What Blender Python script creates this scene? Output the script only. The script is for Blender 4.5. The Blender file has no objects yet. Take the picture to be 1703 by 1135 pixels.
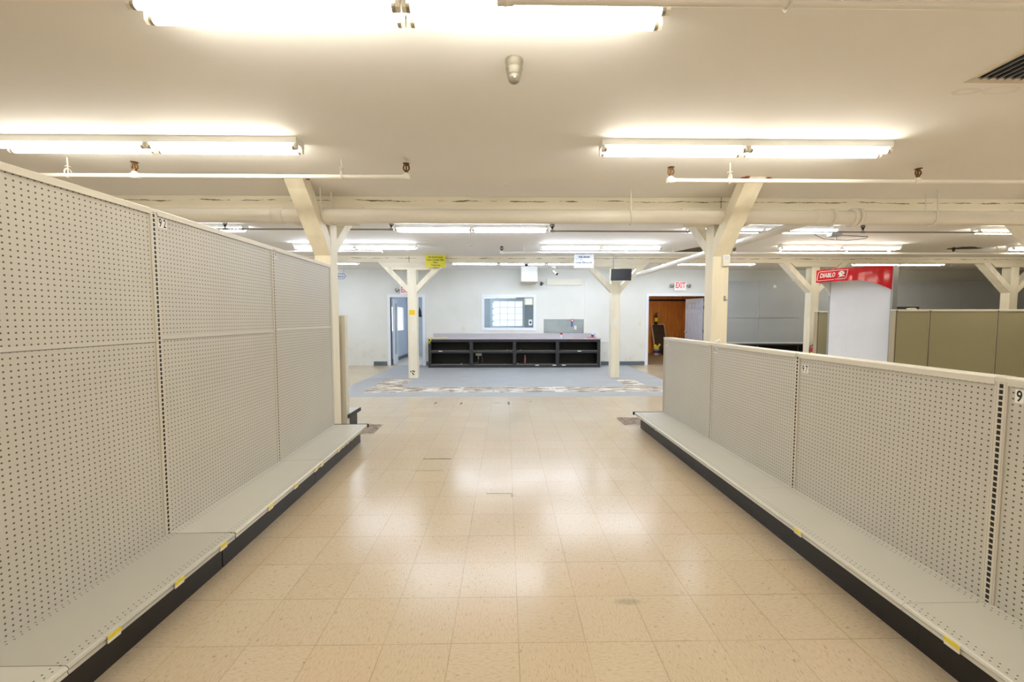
import bpy, math, random
from mathutils import Vector, Matrix
random.seed(7)
sc = bpy.context.scene
COL = sc.collection
PI = math.pi

# ------------------------------------------------------------------ camera, world, exposure
CAM_H = 1.47
cd = bpy.data.cameras.new('camera'); cam = bpy.data.objects.new('camera', cd); COL.objects.link(cam)
cd.sensor_width = 36.0; cd.lens = 680.0 * 36.0 / 1703.0; cd.clip_start = 0.02; cd.clip_end = 200
cam.location = (0, 0, CAM_H)
PITCH, YAW, ROLL = math.radians(3.24), math.radians(0.88), math.radians(0.0)
cam.matrix_world = (Matrix.Translation((0, 0, CAM_H)) @ Matrix.Rotation(-YAW, 4, 'Z') @
                    Matrix.Rotation(PI / 2 - PITCH, 4, 'X') @ Matrix.Rotation(ROLL, 4, 'Z'))
sc.camera = cam

w = bpy.data.worlds.new('daylight'); sc.world = w; w.use_nodes = True
bg = w.node_tree.nodes['Background']
bg.inputs['Color'].default_value = (0.86, 0.93, 1.0, 1); bg.inputs['Strength'].default_value = 1.1

sc.view_settings.view_transform = 'Standard'; sc.view_settings.look = 'None'
sc.view_settings.gamma = 1.0; sc.view_settings.use_curve_mapping = False
sc.view_settings.exposure = 0.98
WARM = (1.0, 0.955, 0.84); COOL = (0.84, 0.95, 1.11)
L_WARM, L_COOL = 15.5, 20.0
try:
    sc.cycles.use_denoising = True
    sc.cycles.max_bounces = 8; sc.cycles.diffuse_bounces = 5; sc.cycles.glossy_bounces = 3
    sc.cycles.transparent_max_bounces = 8; sc.cycles.use_light_tree = True
    sc.cycles.sample_clamp_indirect = 6.0
except Exception:
    pass

# ------------------------------------------------------------------ materials
def lin(c):
    r = []
    for v in c[:3]:
        v = v / 255.0
        r.append(v / 12.92 if v <= 0.04045 else ((v + 0.055) / 1.055) ** 2.4)
    return (r[0], r[1], r[2], 1.0)

class NT:
    """small helper for node expressions"""
    def __init__(s, name, rough=0.5, metal=0.0, spec=0.5):
        s.mat = bpy.data.materials.new(name); s.mat.use_nodes = True
        s.t = s.mat.node_tree; s.n = s.t.nodes; s.l = s.t.links
        s.b = s.n['Principled BSDF']
        s.b.inputs['Roughness'].default_value = rough
        s.b.inputs['Metallic'].default_value = metal
        s.b.inputs['Specular IOR Level'].default_value = spec
        s._tc = None
    def put(s, sock, v):
        if isinstance(v, (int, float)): sock.default_value = v
        elif isinstance(v, (tuple, list)): sock.default_value = v
        else: s.l.new(v, sock)
    def m(s, op, a, b=0.0, c=None):
        n = s.n.new('ShaderNodeMath'); n.operation = op
        s.put(n.inputs[0], a); s.put(n.inputs[1], b)
        if c is not None: s.put(n.inputs[2], c)
        return n.outputs[0]
    def tc(s):
        if s._tc is None: s._tc = s.n.new('ShaderNodeTexCoord').outputs['Object']
        return s._tc
    def xyz(s):
        n = s.n.new('ShaderNodeSeparateXYZ'); s.l.new(s.tc(), n.inputs[0]); return n.outputs
    def vec(s, x, y, z):
        n = s.n.new('ShaderNodeCombineXYZ')
        for i, v in enumerate((x, y, z)): s.put(n.inputs[i], v)
        return n.outputs[0]
    def noise(s, scale, vec=None, detail=3.0, rough=0.5, color=False):
        n = s.n.new('ShaderNodeTexNoise'); s.l.new(vec if vec is not None else s.tc(), n.inputs['Vector'])
        n.inputs['Scale'].default_value = scale; n.inputs['Detail'].default_value = detail
        n.inputs['Roughness'].default_value = rough
        return n.outputs['Color' if color else 'Fac']
    def scaled(s, sx, sy, sz, vec=None):
        n = s.n.new('ShaderNodeMapping'); s.l.new(vec if vec is not None else s.tc(), n.inputs[0])
        n.inputs['Scale'].default_value = (sx, sy, sz); return n.outputs[0]
    def white(s, vec):
        n = s.n.new('ShaderNodeTexWhiteNoise'); n.noise_dimensions = '3D'
        s.l.new(vec, n.inputs['Vector']); return n.outputs['Value']
    def mix(s, f, a, b):
        n = s.n.new('ShaderNodeMix'); n.data_type = 'RGBA'
        s.put(n.inputs[0], f); s.put(n.inputs[6], a); s.put(n.inputs[7], b)
        return n.outputs[2]
    def ramp(s, v, lo, hi, a=0.0, b=1.0):
        n = s.n.new('ShaderNodeMapRange'); s.put(n.inputs[0], v)
        for i, k in enumerate((lo, hi, a, b)): n.inputs[1 + i].default_value = k
        return n.outputs[0]
    def base(s, v): s.put(s.b.inputs['Base Color'], v); return s
    def bump(s, h, strength=0.3, dist=0.005):
        n = s.n.new('ShaderNodeBump'); n.inputs['Strength'].default_value = strength
        n.inputs['Distance'].default_value = dist; s.l.new(h, n.inputs['Height'])
        s.l.new(n.outputs[0], s.b.inputs['Normal']); return s
    def rough(s, v): s.put(s.b.inputs['Roughness'], v); return s

def painted(name, rgb, rough=0.5, var=0.06, scale=3.0, metal=0.0, bump=0.0):
    t = NT(name, rough, metal)
    c = lin(rgb); d = tuple(v * (1 - var * 2) for v in c[:3]) + (1,)
    t.base(t.mix(t.ramp(t.noise(scale, detail=4), 0.35, 0.7), c, d))
    if bump: t.bump(t.noise(60), bump, 0.002)
    return t.mat

def pegboard(name, rgb, hole, dia=0.0068, rough=0.45):
    t = NT(name, rough)
    x, y, z = t.xyz()
    P = 0.0254
    fx = t.m('SUBTRACT', t.m('FRACT', t.m('DIVIDE', x, P)), 0.5)
    fz = t.m('SUBTRACT', t.m('FRACT', t.m('DIVIDE', z, P)), 0.5)
    d = t.m('SQRT', t.m('ADD', t.m('MULTIPLY', fx, fx), t.m('MULTIPLY', fz, fz)))
    h = t.m('LESS_THAN', d, dia / P / 2)
    rim = t.m('LESS_THAN', d, dia / P / 2 * 1.35)
    c = lin(rgb)
    n = t.ramp(t.noise(2.2, detail=5), 0.3, 0.75)
    b = t.mix(n, c, tuple(v * 0.93 for v in c[:3]) + (1,))
    b = t.mix(t.m('MULTIPLY', rim, 0.30), b, lin(hole))
    t.base(t.mix(h, b, lin(hole)))
    t.bump(t.m('SUBTRACT', 1.0, h), 0.4, 0.002)
    return t.mat

def slotted(name, rgb, cx, pitch=0.0254, wid=0.014, frac=0.70, ztop=9.0):
    t = NT(name, 0.4)
    x, y, z = t.xyz()
    a = t.m('LESS_THAN', t.m('ABSOLUTE', t.m('SUBTRACT', x, cx)), wid / 2)
    b = t.m('LESS_THAN', t.m('FRACT', t.m('DIVIDE', z, pitch)), frac)
    f = t.m('MULTIPLY', a, b)
    g = t.m('LESS_THAN', t.m('ABSOLUTE', t.m('SUBTRACT', t.m('ABSOLUTE', t.m('SUBTRACT', x, cx)), 0.017)), 0.0012)
    c = lin(rgb)
    col = t.mix(t.m('MULTIPLY', g, 0.45), c, lin((120, 110, 95)))
    t.base(t.mix(f, col, lin((18, 15, 12))))
    t.bump(t.m('SUBTRACT', 1.0, f), 0.5, 0.003)
    return t.mat

def deckmat(name, rgb, depth):
    t = NT(name, 0.33)
    x, y, z = t.xyz()
    P = 0.0254
    c = lin(rgb)
    m = None
    for k, yy in enumerate((-0.028, -0.048, -(depth - 0.052), -(depth - 0.030))):
        fx = t.m('MULTIPLY', t.m('SUBTRACT', t.m('FRACT', t.m('ADD', t.m('DIVIDE', x, P), 0.5 * (k % 2))), 0.5), P)
        dy = t.m('SUBTRACT', y, yy)
        d = t.m('ADD', t.m('POWER', t.m('ABSOLUTE', fx), 2.0), t.m('POWER', t.m('ABSOLUTE', dy), 2.0))
        h = t.m('LESS_THAN', d, 0.0031 ** 2)
        m = h if m is None else t.m('MAXIMUM', m, h)
    up = t.m('GREATER_THAN', z, 0.2085)
    m = t.m('MULTIPLY', m, up)
    n = t.ramp(t.noise(3, detail=2), 0.3, 0.8)
    b = t.mix(n, c, tuple(v * 0.96 for v in c[:3]) + (1,))
    t.base(t.mix(m, b, lin((22, 20, 18))))
    t.rough(t.ramp(t.noise(4, detail=1), 0.3, 0.7, 0.30, 0.38))
    return t.mat

def emitter(name, col, strength):
    m = bpy.data.materials.new(name); m.use_nodes = True
    nt = m.node_tree; nt.nodes.remove(nt.nodes['Principled BSDF'])
    e = nt.nodes.new('ShaderNodeEmission'); e.inputs[0].default_value = (*col, 1); e.inputs[1].default_value = strength
    nt.links.new(e.outputs[0], nt.nodes['Material Output'].inputs[0])
    m.cycles.emission_sampling = 'FRONT'
    return m

def timber(name, rgb, crack=True, axis=0):
    t = NT(name, 0.55)
    x, y, z = t.xyz()
    c = lin(rgb)
    n = t.ramp(t.noise(1.0, t.scaled(1.2, 9, 9) if axis == 0 else t.scaled(9, 9, 1.2), 5), 0.35, 0.75)
    b = t.mix(n, c, tuple(v * 0.88 for v in c[:3]) + (1,))
    if crack:
        wob = t.m('MULTIPLY', t.m('SUBTRACT', t.noise(1.3, t.vec(x, 0.0, 0.0), 5, 0.65), 0.5), 0.10)
        dz = t.m('ABSOLUTE', t.m('SUBTRACT', t.m('SUBTRACT', z, 2.895), wob))
        th = t.ramp(t.noise(2.7, t.vec(x, 3.0, 0.0), 5, 0.7), 0.43, 0.66, 0.0, 0.009)
        b = t.mix(t.m('LESS_THAN', dz, th), b, lin((90, 70, 48)))
    t.base(b)
    t.bump(t.noise(1.0, t.scaled(8, 60, 60) if axis == 0 else t.scaled(60, 60, 8), 3), 0.25, 0.004)
    return t.mat

M = {}
M['shelf_panel'] = pegboard('cream pegboard', (197, 193, 182), (84, 50, 30))
M['olive_panel'] = pegboard('olive pegboard', (158, 151, 118), (70, 62, 40), 0.0075)
M['white_panel'] = pegboard('white pegboard', (240, 243, 250), (95, 100, 115), 0.0068)
M['upright'] = slotted('slotted upright', (208, 201, 186), 0.0)
M['upright_olive'] = slotted('slotted olive upright', (168, 156, 130), 0.0, 0.0254, 0.019, 0.75)
M['panel_plain'] = painted('cream board edge', (200, 196, 185), 0.45, 0.02)
M['rail'] = painted('cream enamel rail', (216, 210, 196), 0.4, 0.02)
M['deckA'] = deckmat('cream enamel deck', (200, 197, 186), 0.39)
M['deckB'] = deckmat('grey cream enamel deck', (184, 181, 170), 0.39)
M['kick'] = painted('black scuffed kick plate', (30, 28, 26), 0.38, 0.15, 14)
M['black'] = painted('black enamel', (24, 23, 23), 0.45, 0.1, 8)
M['white_metal'] = painted('white enamel', (236, 235, 228), 0.4, 0.02)
M['white_plastic'] = painted('white plastic', (232, 231, 226), 0.35, 0.02)
M['sticker'] = painted('white sticker', (238, 236, 230), 0.5, 0.01)
M['ink'] = painted('black ink', (18, 18, 20), 0.6, 0.01)
M['tag_yellow'] = painted('yellow tag', (238, 214, 60), 0.4, 0.05, 40)
M['tag_pale'] = painted('pale yellow tag', (226, 214, 150), 0.4, 0.05, 40)
M['tag_white'] = painted('white tag', (232, 228, 214), 0.4, 0.02)
M['beam'] = timber('cream painted timber beam', (236, 227, 205))
M['post'] = timber('cream painted timber post', (240, 232, 210), False, 2)
M['pipe'] = painted('cream white pipe', (232, 226, 214), 0.35, 0.03, 2)
M['sprinkler'] = painted('white painted pipe', (238, 234, 224), 0.4, 0.02)
M['greypipe'] = painted('grey painted pipe', (150, 146, 138), 0.4, 0.05)
M['bronze'] = painted('dark bronze', (120, 86, 48), 0.35, 0.2, 60, 0.7)
M['bronze_dark'] = painted('aged dark bronze', (62, 50, 40), 0.4, 0.2, 60, 0.5)
M['socket'] = painted('white lampholder', (225, 220, 205), 0.4, 0.02)
M['tubecap'] = painted('aluminium cap', (170, 160, 145), 0.35, 0.05, 30, 0.8)
M['tube_warm'] = emitter('warm fluorescent glow', WARM, L_WARM)
M['tube_cool'] = emitter('cool fluorescent glow', COOL, L_COOL)
M['counter_top'] = painted('pinkish grey laminate', (188, 182, 188), 0.35, 0.04, 3)
M['counter_black'] = painted('worn black paint', (40, 40, 43), 0.45, 0.22, 18)
M['counter_inner'] = painted('black interior', (14, 13, 13), 0.6, 0.1)
M['counter_shelf'] = painted('dusty dark shelf', (108, 104, 94), 0.55, 0.25, 12)
M['counter_edge'] = painted('worn shelf edge', (140, 137, 128), 0.5, 0.2, 25)
M['office_floor'] = painted('pale office floor', (206, 200, 190), 0.5, 0.05)
M['door_paint'] = painted('pale grey blue door paint', (188, 194, 208), 0.4, 0.01)
M['trim'] = painted('blue white trim paint', (232, 236, 244), 0.35, 0.01)
M['cove'] = painted('grey rubber cove base', (92, 104, 112), 0.4, 0.05, 10)
M['greypanel'] = painted('grey enamel wall panel', (168, 172, 174), 0.35, 0.03, 1.5)
M['galv'] = painted('brushed grey metal sheet', (164, 174, 176), 0.3, 0.12, 2.5, 0.35)
M['silver'] = painted('silver aluminium', (170, 172, 174), 0.3, 0.04, 5, 0.6)
M['red'] = painted('glossy red acrylic', (205, 12, 32), 0.08, 0.02)
M['red_plastic'] = painted('red plastic', (196, 30, 34), 0.35, 0.02)
M['orange'] = painted('orange red cable', (226, 92, 62), 0.5, 0.05)
M['blue'] = painted('blue ribbon', (48, 84, 168), 0.5, 0.04)
M['pink'] = painted('pink liquid bottle', (150, 92, 96), 0.2, 0.05)
M['yellow'] = painted('yellow sign board', (214, 202, 8), 0.45, 0.02)
M['yellow_bright'] = painted('yellow plastic', (240, 220, 30), 0.4, 0.04)
M['amber'] = painted('amber paper', (242, 200, 30), 0.5, 0.05, 40)
M['sign_white'] = painted('pale blue sign board', (214, 220, 236), 0.12, 0.02)
M['navy'] = painted('navy ink', (52, 62, 120), 0.5, 0.01)
M['sign_ink_y'] = painted('olive ink', (60, 54, 8), 0.5, 0.01)
M['exit_red'] = painted('exit red', (236, 60, 50), 0.4, 0.01)
M['exit_body'] = painted('exit sign body', (244, 240, 240), 0.3, 0.01)
M['ivory'] = painted('ivory plastic', (222, 212, 184), 0.4, 0.02)
M['chip'] = painted('orange torn wood', (176, 86, 36), 0.8, 0.3, 60)
M['dark_screen'] = painted('dark monitor', (18, 17, 18), 0.55, 0.02)
M['brown_board'] = painted('brown hardboard', (66, 48, 30), 0.5, 0.1, 6)
M['pine'] = painted('pale pine frame', (206, 178, 140), 0.5, 0.06, 9)
M['carpet'] = painted('brown carpet', (126, 104, 76), 0.95, 0.15, 30)
M['camera_grey'] = painted('champagne grey dome', (140, 133, 118), 0.35, 0.02, 5, 0.2)
M['brown_hole'] = painted('brown exposed sheathing', (104, 82, 62), 0.8, 0.2, 6)
M['dark_hole'] = painted('dark cavity', (92, 84, 74), 0.9, 0.45, 9)
M['blue_wall'] = painted('blue grey wall', (214, 224, 240), 0.35, 0.02, 1.5)
M['steel_wall'] = painted('slate grey office wall', (182, 193, 202), 0.5, 0.05, 3)
M['paper_cream'] = painted('cream paper frame', (226, 222, 190), 0.5, 0.02)
M['tan_bag'] = painted('dark bag', (30, 28, 34), 0.5, 0.1)
M['vent_frame'] = painted('beige vent frame', (222, 210, 190), 0.6, 0.06, 9)
M['slat'] = painted('grey vent slat', (150, 146, 140), 0.35, 0.1, 20, 0.4)
M['stain'] = painted('tan water stain', (206, 182, 146), 0.7, 0.05, 10)

def ceiling_mat():
    t = NT('painted drywall ceiling', 0.7)
    c = lin((246, 243, 238))
    n = t.ramp(t.noise(0.5, detail=4), 0.35, 0.7)
    b = t.mix(n, c, lin((243, 239, 233)))
    # water rings by the air vent
    x, y, z = t.xyz()
    for (cx, cy, r, k) in ((3.02, 2.72, 0.08, 0.22), (3.22, 2.70, 0.11, 0.12)):
        wob = t.m('MULTIPLY', t.m('SUBTRACT', t.noise(8.0), 0.5), 0.06)
        d = t.m('ADD', t.m('SQRT', t.m('ADD', t.m('POWER', t.m('ABSOLUTE', t.m('SUBTRACT', x, cx)), 2.0),
                                            t.m('POWER', t.m('ABSOLUTE', t.m('MULTIPLY', t.m('SUBTRACT', y, cy), 2.2)), 2.0))), wob)
        ring = t.m('SUBTRACT', t.ramp(d, r - 0.05, r, 0, 1), t.ramp(d, r, r + 0.012, 0, 1))
        b = t.mix(t.m('MULTIPLY', ring, k), b, lin((190, 150, 100)))
    t.base(b); t.bump(t.noise(1.2, detail=2), 0.12, 0.02)
    return t.mat
M['ceiling'] = ceiling_mat()

def wall_mat():
    t = NT('off white wall paint', 0.5)
    x, y, z = t.xyz()
    c = lin((226, 227, 222))
    b = t.mix(t.ramp(t.noise(0.9, detail=5), 0.35, 0.7), c, lin((217, 217, 210)))
    s = t.ramp(t.noise(1.0, t.scaled(2.2, 1, 7), 6, 0.7), 0.66, 0.76)
    b = t.mix(t.m('MULTIPLY', s, 0.35), b, lin((186, 184, 174)))
    low = t.ramp(z, 0.05, 0.9, 0.6, 0.0)
    s2 = t.ramp(t.noise(3.0, detail=7, rough=0.7), 0.52, 0.66)
    b = t.mix(t.m('MULTIPLY', s2, low), b, lin((190, 172, 146)))
    t.base(b); t.bump(t.noise(25), 0.08, 0.003)
    return t.mat
M['wall'] = wall_mat()

def plywood_mat():
    t = NT('varnished plywood', 0.4)
    x, y, z = t.xyz()
    n = t.noise(1.0, t.scaled(10, 10, 1.1), 7, 0.7)
    b = t.mix(t.ramp(n, 0.35, 0.68), lin((236, 158, 78)), lin((196, 118, 52)))
    j = t.m('LESS_THAN', t.m('FRACT', t.m('DIVIDE', x, 0.61)), 0.012)
    t.base(t.mix(j, b, lin((96, 52, 20))))
    return t.mat
M['plywood'] = plywood_mat()

def floor_mat():
    t = NT('vinyl composition tile', 0.3)
    x, y, z = t.xyz()
    T = 0.3048
    u = t.m('DIVIDE', t.m('SUBTRACT', x, 0.057 - T * 100), T)
    v = t.m('DIVIDE', t.m('SUBTRACT', y, 1.77 - T * 100), T)
    iu, iv = t.m('FLOOR', u), t.m('FLOOR', v)
    fu, fv = t.m('FRACT', u), t.m('FRACT', v)
    cell = t.vec(iu, iv, 0.0)
    rnd = t.white(cell)
    rnd2 = t.white(t.vec(iv, iu, 7.3))
    par = t.m('GREATER_THAN', t.white(t.vec(iu, iv, 3.1)), 0.5)
    eu = t.m('MINIMUM', fu, t.m('SUBTRACT', 1.0, fu)); ev = t.m('MINIMUM', fv, t.m('SUBTRACT', 1.0, fv))
    e = t.m('MINIMUM', eu, ev)
    jn = t.ramp(t.noise(2.3, detail=4), 0.35, 0.65, 0.3, 1.0)
    joint = t.m('MULTIPLY', t.m('LESS_THAN', e, 0.0052), jn)
    # tile body
    col = t.mix(rnd, lin((198, 182, 157)), lin((194, 177, 151)))
    col = t.mix(t.m('MULTIPLY', t.m('GREATER_THAN', rnd2, 0.90), 0.28), col, lin((197, 173, 145)))
    sx = t.m('ADD', t.m('MULTIPLY', par, x), t.m('MULTIPLY', t.m('SUBTRACT', 1.0, par), y))
    sy = t.m('ADD', t.m('MULTIPLY', par, y), t.m('MULTIPLY', t.m('SUBTRACT', 1.0, par), x))
    off = t.m('MULTIPLY', rnd, 30.0)
    vv = t.vec(t.m('ADD', t.m('MULTIPLY', sx, 38.0), off), t.m('MULTIPLY', sy, 130.0), 0.0)
    mot = t.noise(1.0, vv, 4, 0.6)
    col = t.mix(t.ramp(mot, 0.52, 0.70, 0.0, 0.6), col, lin((172, 146, 110)))
    col = t.mix(t.ramp(mot, 0.46, 0.30, 0.0, 0.25), col, lin((222, 206, 180)))
    vs = t.vec(t.m('ADD', t.m('MULTIPLY', sx, 30.0), off), t.m('MULTIPLY', sy, 95.0), 4.0)
    spk = t.ramp(t.noise(1.0, vs, 2, 0.5), 0.67, 0.73)
    col = t.mix(t.m('MULTIPLY', spk, 0.75), col, lin((126, 96, 62)))
    dirt = t.ramp(t.noise(0.8, detail=2, rough=0.5), 0.4, 0.8, 0, 0.18)
    col = t.mix(dirt, col, lin((176, 148, 112)))
    col = t.mix(t.m('MULTIPLY', joint, 0.62), col, lin((120, 92, 62)))
    # grey blue tiles round the service counter
    nz = t.noise(1.6, t.vec(x, y, 5.0), 6, 0.6)
    g = t.mix(rnd, lin((166, 167, 169)), lin((160, 162, 165)))
    g = t.mix(t.ramp(nz, 0.45, 0.8, 0, 0.35), g, lin((144, 146, 150)))
    g = t.mix(t.m('MULTIPLY', joint, 0.3), g, lin((140, 144, 150)))
    def box(x0, x1, y0, y1, wob=0.0, sc=6.0):
        if wob:
            nn = t.m('MULTIPLY', t.m('SUBTRACT', t.noise(sc, t.vec(x, y, x0 * 3.1), 5, 0.7), 0.5), wob)
            xx, yy = t.m('ADD', x, nn), t.m('ADD', y, nn)
        else: xx, yy = x, y
        r = t.m('MULTIPLY', t.m('GREATER_THAN', xx, x0), t.m('LESS_THAN', xx, x1))
        return t.m('MULTIPLY', r, t.m('MULTIPLY', t.m('GREATER_THAN', yy, y0), t.m('LESS_THAN', yy, y1)))
    blue = box(-3.38, 3.75, 7.57, 12.7)
    col = t.mix(blue, col, g)
    strip = t.m('MAXIMUM', box(-2.85, 4.2, 8.03, 8.64, 0.12), t.m('MAXIMUM', box(-2.85, -2.22, 8.1, 9.75, 0.12), box(2.62, 3.05, 8.1, 9.6, 0.15)))
    pc = t.mix(t.m('GREATER_THAN', t.white(t.vec(iu, iv, 9.9)), 0.45), lin((222, 216, 204)), lin((196, 186, 168)))
    pc = t.mix(t.ramp(t.noise(2.4, t.scaled(1, 3, 1), 6, 0.7), 0.50, 0.54), pc, lin((128, 108, 88)))
    pc = t.mix(t.m('LESS_THAN', e, 0.012), pc, lin((150, 132, 110)))
    col = t.mix(strip, col, pc)
    brown = t.m('MAXIMUM', box(-2.0, -1.68, 5.14, 5.60, 0.09), box(1.62, 2.3, 5.50, 5.95, 0.12))
    col = t.mix(brown, col, t.mix(t.ramp(t.noise(14, detail=5), 0.4, 0.6), lin((146, 122, 98)), lin((104, 84, 66))))
    # chipped tile and torn seams in the aisle
    chip = box(-0.16, 0.05, 3.285, 3.35, 0.05, 10)
    col = t.mix(chip, col, lin((190, 178, 140)))
    edge = t.m('MAXIMUM', box(-0.17, 0.05, 3.342, 3.357, 0.02, 12), box(0.046, 0.054, 3.28, 3.35))
    edge = t.m('MAXIMUM', edge, t.m('MAXIMUM', box(-0.86, -0.57, 4.19, 4.212, 0.02, 12), box(-0.88, -0.6, 3.868, 3.874)))
    for (a, b_, c_, d_) in ((-1.23, -1.20, 6.95, 7.1), (-0.78, -0.75, 6.9, 7.05), (0.03, 0.07, 6.85, 7.1), (0.42, 0.46, 7.05, 7.12), (-0.2, -0.1, 7.0, 7.03)):
        edge = t.m('MAXIMUM', edge, box(a, b_, c_, d_, 0.03, 12))
    col = t.mix(edge, col, lin((104, 80, 54)))
    sd = t.m('ADD', t.m('POWER', t.m('ABSOLUTE', t.m('DIVIDE', t.m('SUBTRACT', x, 0.63), 0.09)), 2.0), t.m('POWER', t.m('ABSOLUTE', t.m('DIVIDE', t.m('SUBTRACT', y, 2.03), 0.03)), 2.0))
    scuff = t.ramp(sd, 0.1, 1.0, 0.35, 0.0)
    col = t.mix(scuff, col, lin((120, 110, 96)))
    t.base(col)
    r = t.m('ADD', t.ramp(t.noise(1.2, detail=5), 0.3, 0.7, 0.17, 0.23), t.m('MULTIPLY', rnd2, 0.035))
    r = t.m('ADD', r, t.m('MULTIPLY', t.m('MAXIMUM', blue, t.m('MAXIMUM', strip, brown)), 0.32))
    t.rough(r)
    h = t.m('ADD', t.m('MULTIPLY', t.noise(2.0, t.vec(t.m('ADD', x, off), y, off), 2), 0.6), t.m('MULTIPLY', t.m('SUBTRACT', 1.0, joint), 0.15))
    t.bump(h, 0.10, 0.02)
    return t.mat
M['floor'] = floor_mat()

def glass_mat(name, tint=(0.85, 0.93, 0.97), refl=0.12):
    m = bpy.data.materials.new(name); m.use_nodes = True
    nt = m.node_tree; nt.nodes.remove(nt.nodes['Principled BSDF'])
    a = nt.nodes.new('ShaderNodeBsdfTransparent'); a.inputs[0].default_value = (*tint, 1)
    g = nt.nodes.new('ShaderNodeBsdfGlossy'); g.inputs['Roughness'].default_value = 0.03
    x = nt.nodes.new('ShaderNodeMixShader'); x.inputs[0].default_value = refl
    nt.links.new(a.outputs[0], x.inputs[1]); nt.links.new(g.outputs[0], x.inputs[2])
    nt.links.new(x.outputs[0], nt.nodes['Material Output'].inputs[0]); return m
M['glass'] = glass_mat('window glass')
M['glass_out'] = glass_mat('outer window glass', (0.97, 0.99, 1.0), 0.04)
M['sheen_glow'] = emitter('wall sheen glow', (0.84, 0.90, 1.0), 0.95)  # emission standing in for the bright reflection on the office side wall
M['bulb'] = emitter('warm bulb glow', (1.0, 0.82, 0.6), 16)

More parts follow.
